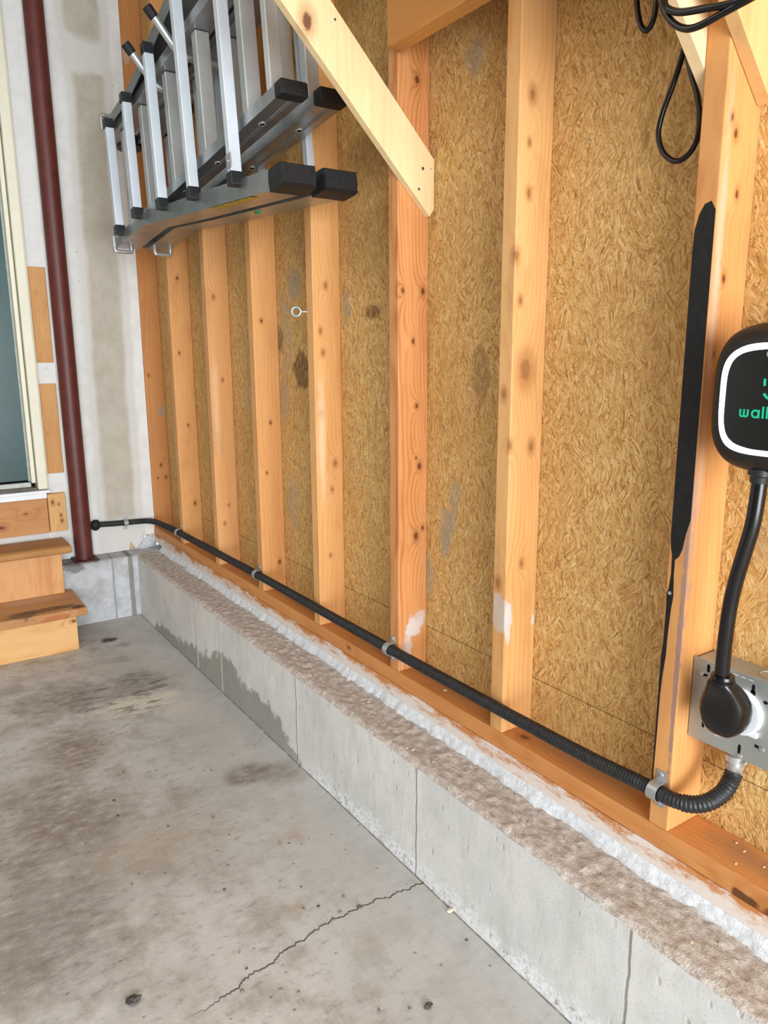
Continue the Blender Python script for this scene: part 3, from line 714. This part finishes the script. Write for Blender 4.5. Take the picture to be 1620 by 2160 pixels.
# ---------------------------------------------------------------- conduit
cd = empty('flexible_conduit', (-.0135, .8, .43), 'black flexible conduit strapped along the foot of the studs', 'conduit')
path = spline([(-.262, 2.584, .432), (-.235, 2.584, .431), (-.193, 2.5855, .428), (-.139, 2.586, .426), (-.075, 2.584, .424), (-.035, 2.565, .424), (-.018, 2.50, .426), (-.0145, 2.36, .431), (-.0135, 2.208, .435), (-.0135, 1.802, .440), (-.0135, 1.389, .4445), (-.0150, .872, .4460), (-.0135, .572, .4455), (-.0160, .304, .449), (-.0160, .088, .451), (-.0165, -.099, .455), (-.0145, -.205, .4595), (-.0140, -.237, .460), (-.0135, -.268, .4605), (-.004, -.298, .4635), (.013, -.318, .472), (.036, -.328, .4865), (.053, -.3295, .503), (.060, -.3295, .518)], .0012)
acc = [0]
for i in range(1, len(path)): acc.append(acc[-1]+(path[i]-path[i-1]).length)
tot = acc[-1]
m = MB(); m.tube(path, lambda i: .0128*(1+.055*math.sin(2*math.pi*acc[i]/.0062)+(.10 if acc[i] > tot-.11 else 0)), 14)
m.build('sheath', M_cond, cd, smooth=True)
m = MB(); rs = []
for a in range(13):
    th = math.pi*a/12; ring = []
    for b in range(16):
        ph = 2*math.pi*b/16; d = Vector((math.sin(th)*math.cos(ph), math.sin(th)*math.sin(ph), math.cos(th)))
        ring.append(Vector((-.276, 2.582, .4325))+Vector((d.x*.024, d.y*.0175, d.z*.0245))*(1+.14*noise.noise(d*1.8)))
    rs.append(ring)
m.rings(rs); m.build('end_fitting', M_rubber, cd, smooth=True)['label'] = 'lumpy black end fitting'
M2 = MB(); M2.disc((.0600, -.3295, .508), (.02, 0, 1), [(0, .0120), (.004, .0135), (.010, .0135), (.012, .0118), (.016, .0145), (.024, .0145), (.026, .0122), (.030, .0160), (.040, .0160), (.043, .0122), (.052, .0122)], 24)
M2.build('connector', M_chrome, cd, smooth=True)['label'] = 'ribbed chrome connector'
m = MB(); m.tube([(.052, -.347, .545), (.0555, -.3485, .5425)], .0046, 12); m.build('clamp_screw', M_chrome, cd)

# two-hole pipe straps
def strap(c, along, outn, label, r=.0138, wd=.0095, tab=.020):
    # c: point on the mounting surface; along: conduit direction; outn: away from the surface
    c = Vector(c); A = Vector(along).normalized(); N = Vector(outn).normalized(); U = A.cross(N).normalized()
    if U.z < 0: U = -U
    root = empty('pipe_strap', c, label, 'pipe strap', 'conduit straps')
    th = .0016; prof = []
    for k in range(19):
        a = math.pi*k/18; prof.append((math.cos(a), math.sin(a)))
    outer = [(r*1.06*q[0], max(0, r*(.95+1.0*q[1]))) for q in prof]
    # open hoop: flat feet at both ends
    pl = [(r+tab, 0.0), (r*1.10, 0.0)]+[((r+.001)*q[0], r*.98+(r+.001)*q[1]) for q in prof]+[(-r*1.10, 0.0), (-r-tab, 0.0)]
    rs = []
    for i, (u, n_) in enumerate(pl):
        a = Vector((u, n_)); p0 = Vector(pl[max(i-1, 0)]); p1 = Vector(pl[min(i+1, len(pl)-1)]); tg = (p1-p0).normalized(); nr = Vector((tg.y, -tg.x))
        if nr.dot(a-Vector((0, r*.98))) < 0 and 1 < i < len(pl)-2: nr = -nr
        if i <= 1 or i >= len(pl)-2: nr = Vector((0, 1))
        b = a+nr*th
        f = lambda q, s: c+U*q.x+N*(q.y+.0006)+A*wd*s
        rs.append([f(a, -1), f(a, 1), f(b, 1), f(b, -1)])
    m = MB(); m.rings(rs); m.build('band', M_steel, root, bevel=.0005)
    for s in (-1, 1):
        q = c+U*s*(r+tab*.62)
        m = MB(); m.disc(q+N*.0018, N, [(0, .0046), (.0016, .0044), (.0028, .003), (.0032, .0008)], 14); m.build('screw', M_chrome, root, smooth=True)
    return root
strap((-.0, -.238, .460), (0, 1, 0), (-1, 0, 0), 'largest conduit strap, at the foot of the black-striped stud')
strap((-.0, .574, .4445), (0, 1, 0), (-1, 0, 0), 'conduit strap on the reddish stud under the brace')
strap((-.0, 1.392, .4445), (0, 1, 0), (-1, 0, 0), 'conduit strap midway along the wall, left of the eye-screw stud')
strap((-.0, 2.207, .435), (0, 1, 0), (-1, 0, 0), 'small conduit strap on the last-but-one stud before the back corner')
strap((-.139, 2.5995, .426), (1, 0, 0), (0, -1, 0), 'conduit strap screwed to the white drywall of the back wall')

# ---------------------------------------------------------------- eye screw
m = MB(); c0 = Vector((-.024, 1.02, 1.311)); vx = Vector((.82, -.57, 0)).normalized()
m.tube([c0+(vx*math.cos(a)+Vector((0, 0, 1))*math.sin(a))*.0125 for a in [2*math.pi*k/28 for k in range(28)]], .0034, 10, closed=True)
m.tube([c0+vx*.0125, Vector((-.001, 1.004, 1.3105)), Vector((.012, .997, 1.310))], .0030, 10)
tag(m.build('eye_screw', M_steel, smooth=True), 'steel eye screw sticking out of a stud below the ladder feet', 'eye screw')

# ---------------------------------------------------------------- metal outlet box
ob = empty('outlet_box', (.062, -.331, .56), 'square steel outlet box with a stamped cover plate, low on the right', 'outlet box')
PX = .0335; py0, py1, pz0, pz1 = -.405, -.2575, .559, .702
MB().box(PX+.002, OSBX-.0005, py0+.004, py1-.002, pz0+.004, pz1-.002).build('box', M_plate, ob, bevel=.003)
m = MB(); m.box(PX, PX+.0018, py0, py1, pz0, pz1); m.build('cover_plate', M_plate, ob, bevel=.0008)
def mark(y, z, w_, h_, ang=0, mat=M_hole, name='slot', x=PX-.0002):
    m = MB(); n = 12; a = math.radians(ang); ps = []
    for k in range(n):
        q = 2*math.pi*k/n; uy = math.copysign(abs(math.cos(q))**.6, math.cos(q))*w_; uz = math.copysign(abs(math.sin(q))**.6, math.sin(q))*h_
        ps.append((x, y+uy*math.cos(a)-uz*math.sin(a), z+uy*math.sin(a)+uz*math.cos(a)))
    m.prism(ps, (.0006, 0, 0)); m.build(name, mat, ob)
for y, z, w_, h_, a in ((-.285, .689, .0028, .007, 0), (-.362, .683, .0026, .007, 0), (-.362, .676, .0042, .0042, 0), (-.278, .675, .007, .0022, -15), (-.383, .668, .0035, .0026, 0), (-.376, .592, .0035, .0026, 0), (-.349, .575, .0026, .008, 0), (-.284, .59, .0024, .006, 0)):
    mark(y, z, w_, h_, a)
for y, z in ((-.273, .676), (-.391, .6665), (-.385, .5905), (-.351, .5635)):
    m = MB(); m.disc((PX, y, z), (-1, 0, 0), [(0, .0045), (.0014, .0042), (.0022, .002)], 12); m.build('screw', M_chrome, ob, smooth=True)
for (y, z, n_, dy) in ((-.327, .6945, 12, -.0032), (-.318, .608, 11, -.003), (-.305, .590, 4, -.0022), (-.305, .580, 4, -.003), (-.36, .628, 4, -.003)):
    m = MB()
    for k in range(n_):
        if k % 4 != 3: m.box(PX-.0003, PX+.0002, y+k*dy-.0021, y+k*dy, z, z+random.uniform(.0012, .0022))
    m.build('stamped_print', M_imprint, ob)
m = MB(); m.disc((PX, -.345, .640), (-1, 0, 0), [(0, .0375), (.008, .0375), (.011, .035), (.011, .001)], 40); m.build('receptacle', M_whitep, ob, smooth=True)
MB().box(PX-.008, PX, -.378, -.362, .607, .615).build('receptacle_tab', M_whitep, ob, bevel=.001)
m = MB(); m.disc((.064, -.37, pz1-.0018), (0, 0, 1), [(0, .016), (.0012, .016), (.0012, .0145), (.0004, .014)], 24); m.build('knockout', M_steel, ob)
m = MB(); m.disc((.064, -.41+.02, pz1-.0018), (0, 0, 1), [(0, .003), (.0008, .003)], 10); m.build('slot', M_hole, ob)

# ---------------------------------------------------------------- wall charger
ch = empty('wall_charger', (.0, -.400, 1.127), 'black rounded wall charger with a glowing white ring at the right edge', 'charger')
def sq(x, h, e=3.6, n=64, cy=-.398, cz=1.130):
    out = []
    for k in range(n):
        a = 2*math.pi*k/n; c, s_ = math.cos(a), math.sin(a)
        out.append(Vector((x, cy-math.copysign(abs(c)**(2/e), c)*h, cz+math.copysign(abs(s_)**(2/e), s_)*h)))
    return out
m = MB(); m.rings([sq(.030, .074), sq(.024, .088), sq(.012, .0985), sq(-.004, .1035), sq(-.020, .1035), sq(-.034, .1005), sq(-.046, .0945), sq(-.054, .088), sq(-.0585, .0815), sq(-.060, .0775)])
m.build('shell', M_charger, ch, smooth=True)
m = MB(); m.rings([sq(-.059, .0672), sq(-.0608, .0668), sq(-.0612, .060)]); m.build('front_panel', M_panel, ch, smooth=True)
n_ = 96
def wob_ring(x, h, amp, ph):
    out = []
    for k, v in enumerate(sq(x, 1.0, 3.6, n_, 0, 0)):
        hh = h+amp*math.sin(2*math.pi*k/n_*5+ph); out.append(Vector((x, -.398+v.y*hh, 1.134-.004+v.z*hh)))
    return out
m = MB(); m.rings([wob_ring(-.0600, .0748, .0005, .4), wob_ring(-.0612, .0745, .0005, .4), wob_ring(-.0614, .0672, .0008, 1.7), wob_ring(-.0600, .0668, .0008, 1.7)], closed=True)
m.build('light_ring', M_led, ch, smooth=True)['label'] = 'glowing white light ring'
m = MB(); m.disc((-.0613, -.3905, 1.1905), (-1, 0, 0), [(0, .005), (.0004, .005), (.0004, .001)], 20); m.build('sensor', plain('grey_sensor', S(150, 150, 155), .4), ch)
# lettering drawn with thick round strokes
def stroke(pts, wd=.0026, closed=False, x=-.0614):
    m = MB(); n = len(pts); L = []; Rr = []
    for i, (y, z) in enumerate(pts):
        if closed: a, b = pts[i-1], pts[(i+1) % n]
        else: a, b = pts[max(i-1, 0)], pts[min(i+1, n-1)]
        t_ = Vector((b[0]-a[0], b[1]-a[1])).normalized(); nn = Vector((-t_.y, t_.x))*wd/2
        L.append((y+nn.x, z+nn.y)); Rr.append((y-nn.x, z-nn.y))
    rs = [[(x, *l), (x, *r_), (x-.0004, *r_), (x-.0004, *l)] for l, r_ in zip(L, Rr)]
    m.rings(rs, True, closed); return m
def arc(cy, cz, r, a0, a1, n=14): return [(cy-r*math.cos(math.radians(a0+(a1-a0)*k/n)), cz+r*math.sin(math.radians(a0+(a1-a0)*k/n))) for k in range(n+1)]
zb = 1.1062; xh = .0108; y = -.3563
txt = MB(); lay = [0]
def put(mm):
    lay[0] += 1; txt.add([v+Vector((-.00007*lay[0], 0, 0)) for v in mm.v], mm.f)
r = .0027; y0 = y
for q in range(2):
    cy = y-r-q*2*r
    put(stroke([(cy+r, zb+xh)]+[(cy+r, zb+.0038)]+arc(cy, zb+.0038, r, 180, 360)[1:-1]+[(cy-r, zb+.0038), (cy-r, zb+xh)]))
y = y0-.0157
def bowl(cy, stem_side, tall):
    rr = .0046
    put(stroke(arc(cy, zb+xh/2, rr, 0, 360, 24)[:-1], .0027, True))
    ys_ = cy-stem_side*(rr+.0002); put(stroke([(ys_, zb-.0002), (ys_, zb+(tall and .0158 or xh+.0002))], .0027))
bowl(y-.0046-.0013, 1, False); y = y0-.0312
for q in range(2): put(stroke([(y-.0010, zb-.0002), (y-.0010, zb+.0158)], .0027)); y -= .0057
y = y0-.0440
bowl(y-.0058, -1, True); y -= .0150
put(stroke(arc(y-.0044, zb+xh/2, .0042, 0, 360, 24)[:-1], .0027, True)); y -= .0116
put(stroke([(y, zb), (y-.0085, zb+xh)], .0027)); put(stroke([(y-.0085, zb), (y, zb+xh)], .0027))
txt.build('lettering', M_green, ch)['label'] = 'green lettering'
lg = MB(); mm = stroke([(-.3868, 1.1585), (-.3868, 1.1515), (-.3872, 1.1490)], .0034); lg.add(mm.v, mm.f)
mm = stroke(arc(-.3985, 1.1445, .0125, 205, 335, 18), .0036); lg.add(mm.v, mm.f)
mm = stroke([(-.4102, 1.1585), (-.4102, 1.1515), (-.4098, 1.1490)], .0034); lg.add(mm.v, mm.f)
lg.build('logo', M_green, ch)['label'] = 'green smile-shaped logo'
m = MB(); m.disc((-.028, -.3745, 1.034), (0, .05, -1), [(0, .017), (.009, .0165), (.011, .0135), (.020, .0125)], 24); m.build('cable_gland', M_plastic, ch, smooth=True)
cp = spline([(-.028, -.3745, 1.03), (-.029, -.3742, 1.00), (-.031, -.3720, .955), (-.032, -.3640, .91), (-.032, -.3560, .87), (-.031, -.3500, .83), (-.030, -.3470, .79), (-.028, -.3450, .75), (-.026, -.3440, .715), (-.024, -.3440, .70)], .006)
m = MB(); m.tube(cp, .0108, 20); m.build('power_cord', M_cable, ch, smooth=True)
# round plug
def plug_ring(z, hw, x0, x1, n=28, cy=-.337):
    out = []
    for k in range(n):
        a = 2*math.pi*k/n; c, s_ = math.cos(a), math.sin(a); e = 3.2
        out.append(Vector(((x0+x1)/2+math.copysign(abs(s_)**(2/e), s_)*(x1-x0)/2, cy-math.copysign(abs(c)**(2/e), c)*hw-(.006 if z > .69 else .006*(z-.60)/.09), z)))
    return out
m = MB(); m.rings([plug_ring(.6085, .012, -.012, .012), plug_ring(.611, .020, -.017, .017), plug_ring(.617, .027, -.020, .021), plug_ring(.626, .0328, -.0225, .0225), plug_ring(.640, .0372, -.024, .0225), plug_ring(.655, .0375, -.025, .0225), plug_ring(.668, .0345, -.0265, .022), plug_ring(.680, .029, -.031, .016), plug_ring(.692, .0235, -.036, .006), plug_ring(.702, .0185, -.040, -.006), plug_ring(.704, .0170, -.040, -.006)])
pl = m.build('plug', M_cable, ch, smooth=True)
m = MB(); m.disc((-.0235, -.3442, .700), (0, 0, 1), [(0, .0185), (.006, .0185), (.007, .0165), (.009, .0165), (.010, .0175), (.014, .0165)], 24); m.build('plug_collar', M_cable, pl, smooth=True)
MB().box(.030, OSBX-.0005, -.455, -.345, 1.085, 1.175).build('mounting_block', studs[0].data.materials[0], ch)

# ---------------------------------------------------------------- coiled black cable at the top right
L2P = [(-.125, -.224, 1.70), (-.125, -.229, 1.659), (-.125, -.235, 1.640), (-.125, -.241, 1.627), (-.125, -.257, 1.608), (-.125, -.276, 1.597), (-.125, -.296, 1.595), (-.125, -.321, 1.598), (-.125, -.346, 1.601), (-.12, -.40, 1.61)]
L3P = [(-.122, -.228, 1.70), (-.124, -.235, 1.657), (-.126, -.239, 1.642), (-.130, -.246, 1.630), (-.130, -.267, 1.618), (-.130, -.308, 1.609), (-.128, -.333, 1.605), (-.125, -.369, 1.604), (-.12, -.41, 1.61)]
cc = empty('coiled_cable', (-.02, -.2, 1.60), 'coil of thin black cable hanging in loops at the upper right', 'cable')
for pts in ([(.05, -.049, 1.80), (.05, -.049, 1.766), (.05, -.051, 1.739), (.05, -.060, 1.708), (.05, -.073, 1.695), (.05, -.084, 1.706), (.05, -.088, 1.733), (.05, -.089, 1.80)],
            L2P,
            L3P):
    m = MB(); m.tube(spline(pts, .006), .0046, 12); m.build('cable_loop', M_cable, cc, smooth=True)
m = MB(); m.tube(spline([(.052, -.138, 1.70), (.055, -.144, 1.676), (.055, -.139, 1.642), (.055, -.125, 1.602), (.055, -.109, 1.565), (.055, -.104, 1.535), (.055, -.116, 1.506), (.055, -.139, 1.489), (.055, -.160, 1.493), (.055, -.175, 1.512), (.055, -.177, 1.545), (.055, -.169, 1.58), (.055, -.156, 1.613), (.055, -.146, 1.65), (.052, -.140, 1.71)], .006), .0044, 12)
m.build('cable_loop', M_cable, cc, smooth=True)

# ---------------------------------------------------------------- folding ladder
T = math.radians(6.4)
LO = Vector((-.118, 2.13, 1.8125)); LA = Vector((0, -math.cos(T), math.sin(T))); WA = Vector((0, -math.sin(T), -math.cos(T))); NA = Vector((-1, 0, 0))
ld = empty('folding_ladder', LO, 'folded aluminium multi-position ladder hung sideways high on the stud wall', 'ladder')
def P(s, w_, n): return LO+LA*s+WA*w_+NA*n
def hw_out(s):   # half distance to the centre of the outer rail
    return .207 if s < .34 else .207+(s-.34)*.165-.010*math.exp(-(s-.34)*9)*0
def box_sn(m, s0, s1, w0, w1, n0, n1):
    return m.hexa([P(s0,w0,n0),P(s1,w0,n0),P(s1,w1,n0),P(s0,w1,n0),P(s0,w0,n1),P(s1,w0,n1),P(s1,w1,n1),P(s0,w1,n1)])
SR = [.103, .334, .598, .868, 1.164]
for half, sg in (('front', 1), ('rear', -1)):
    n0, n1 = (.012, .098) if sg > 0 else (-.100, -.014)      # depth range of the outer rail
    i0, i1 = (.016, .083) if sg > 0 else (-.088, -.018)
    for side in (1, -1):
        # outer flared rail: web plus two flanges (channel open to the inside), lofted along its bend
        m = MB(); ss = [0, .12, .24, .30, .34, .38, .46, .6, .8, 1.0, 1.2, 1.36]
        rs = []
        for s in ss:
            c = hw_out(s); k = min(1, max(0, (s-.2)/.5)); hh = .0165+.0075*k
            prof = [(c+hh, n0), (c+hh, n1), (c-hh, n1), (c-hh, n1-.003), (c+hh-.003, n1-.003), (c+hh-.003, n0+.003), (c-hh, n0+.003), (c-hh, n0)]
            rs.append([P(s, side*a, b) for a, b in prof])
        m.rings(rs); m.build('outer_rail', M_rail, ld)
        # rubber foot with a rounded end
        c = hw_out(1.37)-.003; m = MB(); rs = []
        for s, g in ((1.330, .0), (1.334, .002), (1.36, .003), (1.385, .0025), (1.398, -.001), (1.403, -.006)):
            g *= .6; a = .0235+g; nn = [(n0-.001-g, -a), (n0-.001, -a-.001), ((n0+n1)/2, -a-.0005), (n1+.001, -a-.001), (n1+.001+g, -a), (n1+.003+g, 0), (n1+.001+g, a), (n1+.001, a+.001), ((n0+n1)/2, a+.0005), (n0-.001, a+.001), (n0-.001-g, a), (n0-.003-g, 0)]
            if sg < 0: nn = [(min(max(q, n0-.004), n1+.004), z_) for q, z_ in nn]
            rs.append([P(s, side*c+b, q) for q, b in nn])
        m.rings(rs); m.build('rubber_foot', M_rubber, ld, bevel=.002)
        # straight inner rail: I-beam with a ridge on its outer face, capped end
        m = MB(); box_sn(m, -.02, 1.368, side*.169, side*.199, i0, i1)
        for q in (.35, .45): box_sn(m, -.02, 1.366, side*.1985, side*.2005, i0+(i1-i0)*q, i0+(i1-i0)*(q+.03))
        m.build('inner_rail', M_rail, ld, bevel=.0012)
        m = MB(); box_sn(m, 1.364, 1.400, side*.1668, side*.2012, i0-.002, i1+.002)
        m.build('end_cap', M_rubber, ld, bevel=.005, seg=3)
        for s in SR[2:]+[.05]:
            c0 = P(s+.055, side*.2000, (i0+i1)/2); m = MB()
            m.tube([c0+LA*.010*math.cos(a)+NA*.008*math.sin(a) for a in [2*math.pi*k/18 for k in range(18)]], .0019, 8, closed=True)
            m.cur = 1; m.disc(c0-WA*side*.0004, WA*side, [(0, .0085), (.0010, .0085), (.0012, .0001)], 16)
            m.build('lock_hole', [M_chrome, M_hole], ld, smooth=True)
        # J-shaped lock pin
        w0 = side*.243; na, nb = (.112, .052) if sg > 0 else (-.098, -.038)
        m = MB(); jl = [P(.03, side*.19, na), P(.03, w0-side*.006, na), P(.03, w0, na-(na-nb)*.12), P(.03, w0, nb+(na-nb)*.12), P(.03, w0-side*.006, nb), P(.03, side*.19, nb)]
        m.tube(spline(jl, .004), .0074, 12); m.disc(P(.03, side*.213, nb), WA*side, [(0, .0085), (.012, .0085), (.014, .006)], 14)
        m.build('lock_pin', M_chrome, ld, smooth=True)
    # rungs
    no = .109 if sg > 0 else -.105; dn = .0145 if sg > 0 else .0105
    for k, s in enumerate(SR):
        h = hw_out(s)-.012; m = MB(); box_sn(m, s-.0125, s+.0125, -h, h, no-dn, no+dn)
        m.build('outer_rung', M_rung, ld, bevel=.002)
        for side in (1, -1):
            m = MB(); c = side*(hw_out(s)-.022)
            box_sn(m, s-.0155, s+.0155, c-.016, c+.016, no-dn-.003, no+dn+(.003 if sg > 0 else .001))
            m.build('rung_bracket', M_plastic, ld, bevel=.002)
        if k: ni = .046 if sg > 0 else -.052
        else: ni = .046 if sg > 0 else -.052
        m = MB(); box_sn(m, s-.016, s+.016, -.168, .168, ni-.021, ni+.021); m.build('inner_rung', M_rung_in, ld, bevel=.003)
    m = MB(); box_sn(m, 1.285, 1.310, -.168, .168, (.046 if sg > 0 else -.052)-.018, (.046 if sg > 0 else -.052)+.018); m.build('inner_rung', M_rung_in, ld, bevel=.003)
# knuckle joints at the far end join the two inner halves
for side in (1, -1):
    m = MB(); m.disc(P(-.035, side*.160, 0), WA*side, [(0, .046), (.004, .048), (.034, .048), (.038, .046)], 28); m.build('hinge', M_plastic, ld, smooth=True)
m = MB(); box_sn(m, 1.152, 1.182, .262, .298, .1225, .1255); m.build('rivet_plate', M_steel, ld, bevel=.001)
m = MB(); m.disc(P(1.166, .28, .1255), NA, [(0, .004), (.0014, .0036), (.002, .001)], 12); m.build('rivet', M_chrome, ld)
m = MB(); 
for a, b in ((.95, 1.22),): m.hexa([P(a, hw_out(a)+.0262, .075), P(b, hw_out(b)+.0262, .075), P(b, hw_out(b)+.0262, .099), P(a, hw_out(a)+.0262, .099), P(a, hw_out(a)+.0268, .075), P(b, hw_out(b)+.0268, .075), P(b, hw_out(b)+.0268, .099), P(a, hw_out(a)+.0268, .099)])
m.build('warning_label', M_yellow, ld)['label'] = 'worn yellow label'
m = MB(); s_ = .985; m.hexa([P(s_+a, hw_out(s_)+.026+c, -.03+b) for c in (0, .004) for a, b in ((-.008, -.007), (.008, -.007), (.008, .007), (-.008, .007))])
m.build('sticker', M_gstick, ld)['label'] = 'small green sticker'

# hook that carries the ladder
lh = empty('ladder_hook', (0, 1.49, 2.03), 'pair of upswept steel ladder hook arms with black tips behind the ladder', 'ladder hook')
MB().box(-.0019, -.0003, 1.36, 1.65, 1.985, 2.075).build('back_plate', M_steel, lh)
for y, z in ((1.385, 2.0425), (1.611, 2.017)):
    m = MB(); m.tube(spline([(-.003, y, z-.003), (-.10, y, z-.0015), (-.165, y, z), (-.195, y, z+.012), (-.217, y, z+.036), (-.262, y, z+.090)], .006), .0115, 16); m.build('arm', M_steel, lh, smooth=True)
    m = MB(); m.tube([(-.258, y, z+.085), (-.279, y, z+.110)], .0142, 16); m.build('tip', M_rubber, lh, bevel=.002)

# ---------------------------------------------------------------- loose bits
def chip(name, c, r, mat, label, cat, group=None, seed=0, flat=.55):
    m = MB(); rs = []; c = Vector(c)
    for a in range(6):
        th = math.pi*a/5; ring = []
        for b in range(8):
            ph = 2*math.pi*b/8; d = Vector((math.sin(th)*math.cos(ph), math.sin(th)*math.sin(ph), math.cos(th)))
            q = 1+.5*noise.noise(d*1.7+Vector((seed*3.1, seed*1.7, 0)))
            ring.append(c+Vector((d.x*1.25, d.y*.9, (d.z+.9)*flat))*r*q)
        rs.append(ring)
    m.rings(rs); return tag(m.build(name, mat), label, cat, group)
G = 'small stone chips on the floor'
chip('stone_chip', (-.773, .315, 0), .012, M_pebbled, 'largest dark stone chip, near the lower left of the floor', 'stone chip', G, 1)
chip('stone_chip', (-.321, -.004, 0), .0075, M_pebbled, 'dark stone chip at the bottom edge, in front of the curb', 'stone chip', G, 2)
chip('stone_chip', (-.133, .165, 0), .0065, M_chip, 'pale stone chip lying against the foot of the curb', 'stone chip', G, 3)
chip('stone_chip', (-.29, .287, 0), .0055, M_pebbled, 'dark stone chip just above the floor crack', 'stone chip', G, 4)
sp = [(-.565,.269),(-.56,.316),(-.394,.352),(-.363,.34),(-.356,.287),(-.337,.586),(-.318,.573),(-.351,.011),(-.4,.041),(-.156,.081),(-.505,.161),(-.594,.223),(-.641,.931),(-.756,.941),(-.571,1.139),(-.487,1.097),(-.248,.925),(-.354,1.006),(-.631,1.008)]
for i in range(14): sp.append((random.uniform(-.75, -.2), random.uniform(.1, 1.4)))
for i, (x, y) in enumerate(sp):
    chip('stone_chip', (x, y, 0), random.uniform(.0018, .0038), M_pebble if i % 3 else M_pebbled, 'tiny stone chip lying loose on the bare concrete floor', 'stone chip', G+' (tiny)', i+10)
for i, (x, y) in enumerate([(-.105, .368), (-.096, .354), (-.079, -.367), (-.05, .62), (-.09, 1.1)]):
    chip('wood_chip', (x, y, .286), .0035, M_chip, 'tiny pale wood chip on the rough mortar ledge', 'wood chip', 'wood chips on the ledge', i+70, .4)
for i, (x, y) in enumerate([(.03, .395), (.06, -.36), (.05, -.40), (.02, -.37), (.07, -.34), (.045, -.47)]):
    chip('wood_chip', (x, y, ZS), .0022 if i else .0045, M_chip, 'tiny pale wood chip on top of the sill plate', 'wood chip', 'wood chips on the sill', i+80, .4)
for o in list(COL.objects):
    if '_o' in o: del o['_o']
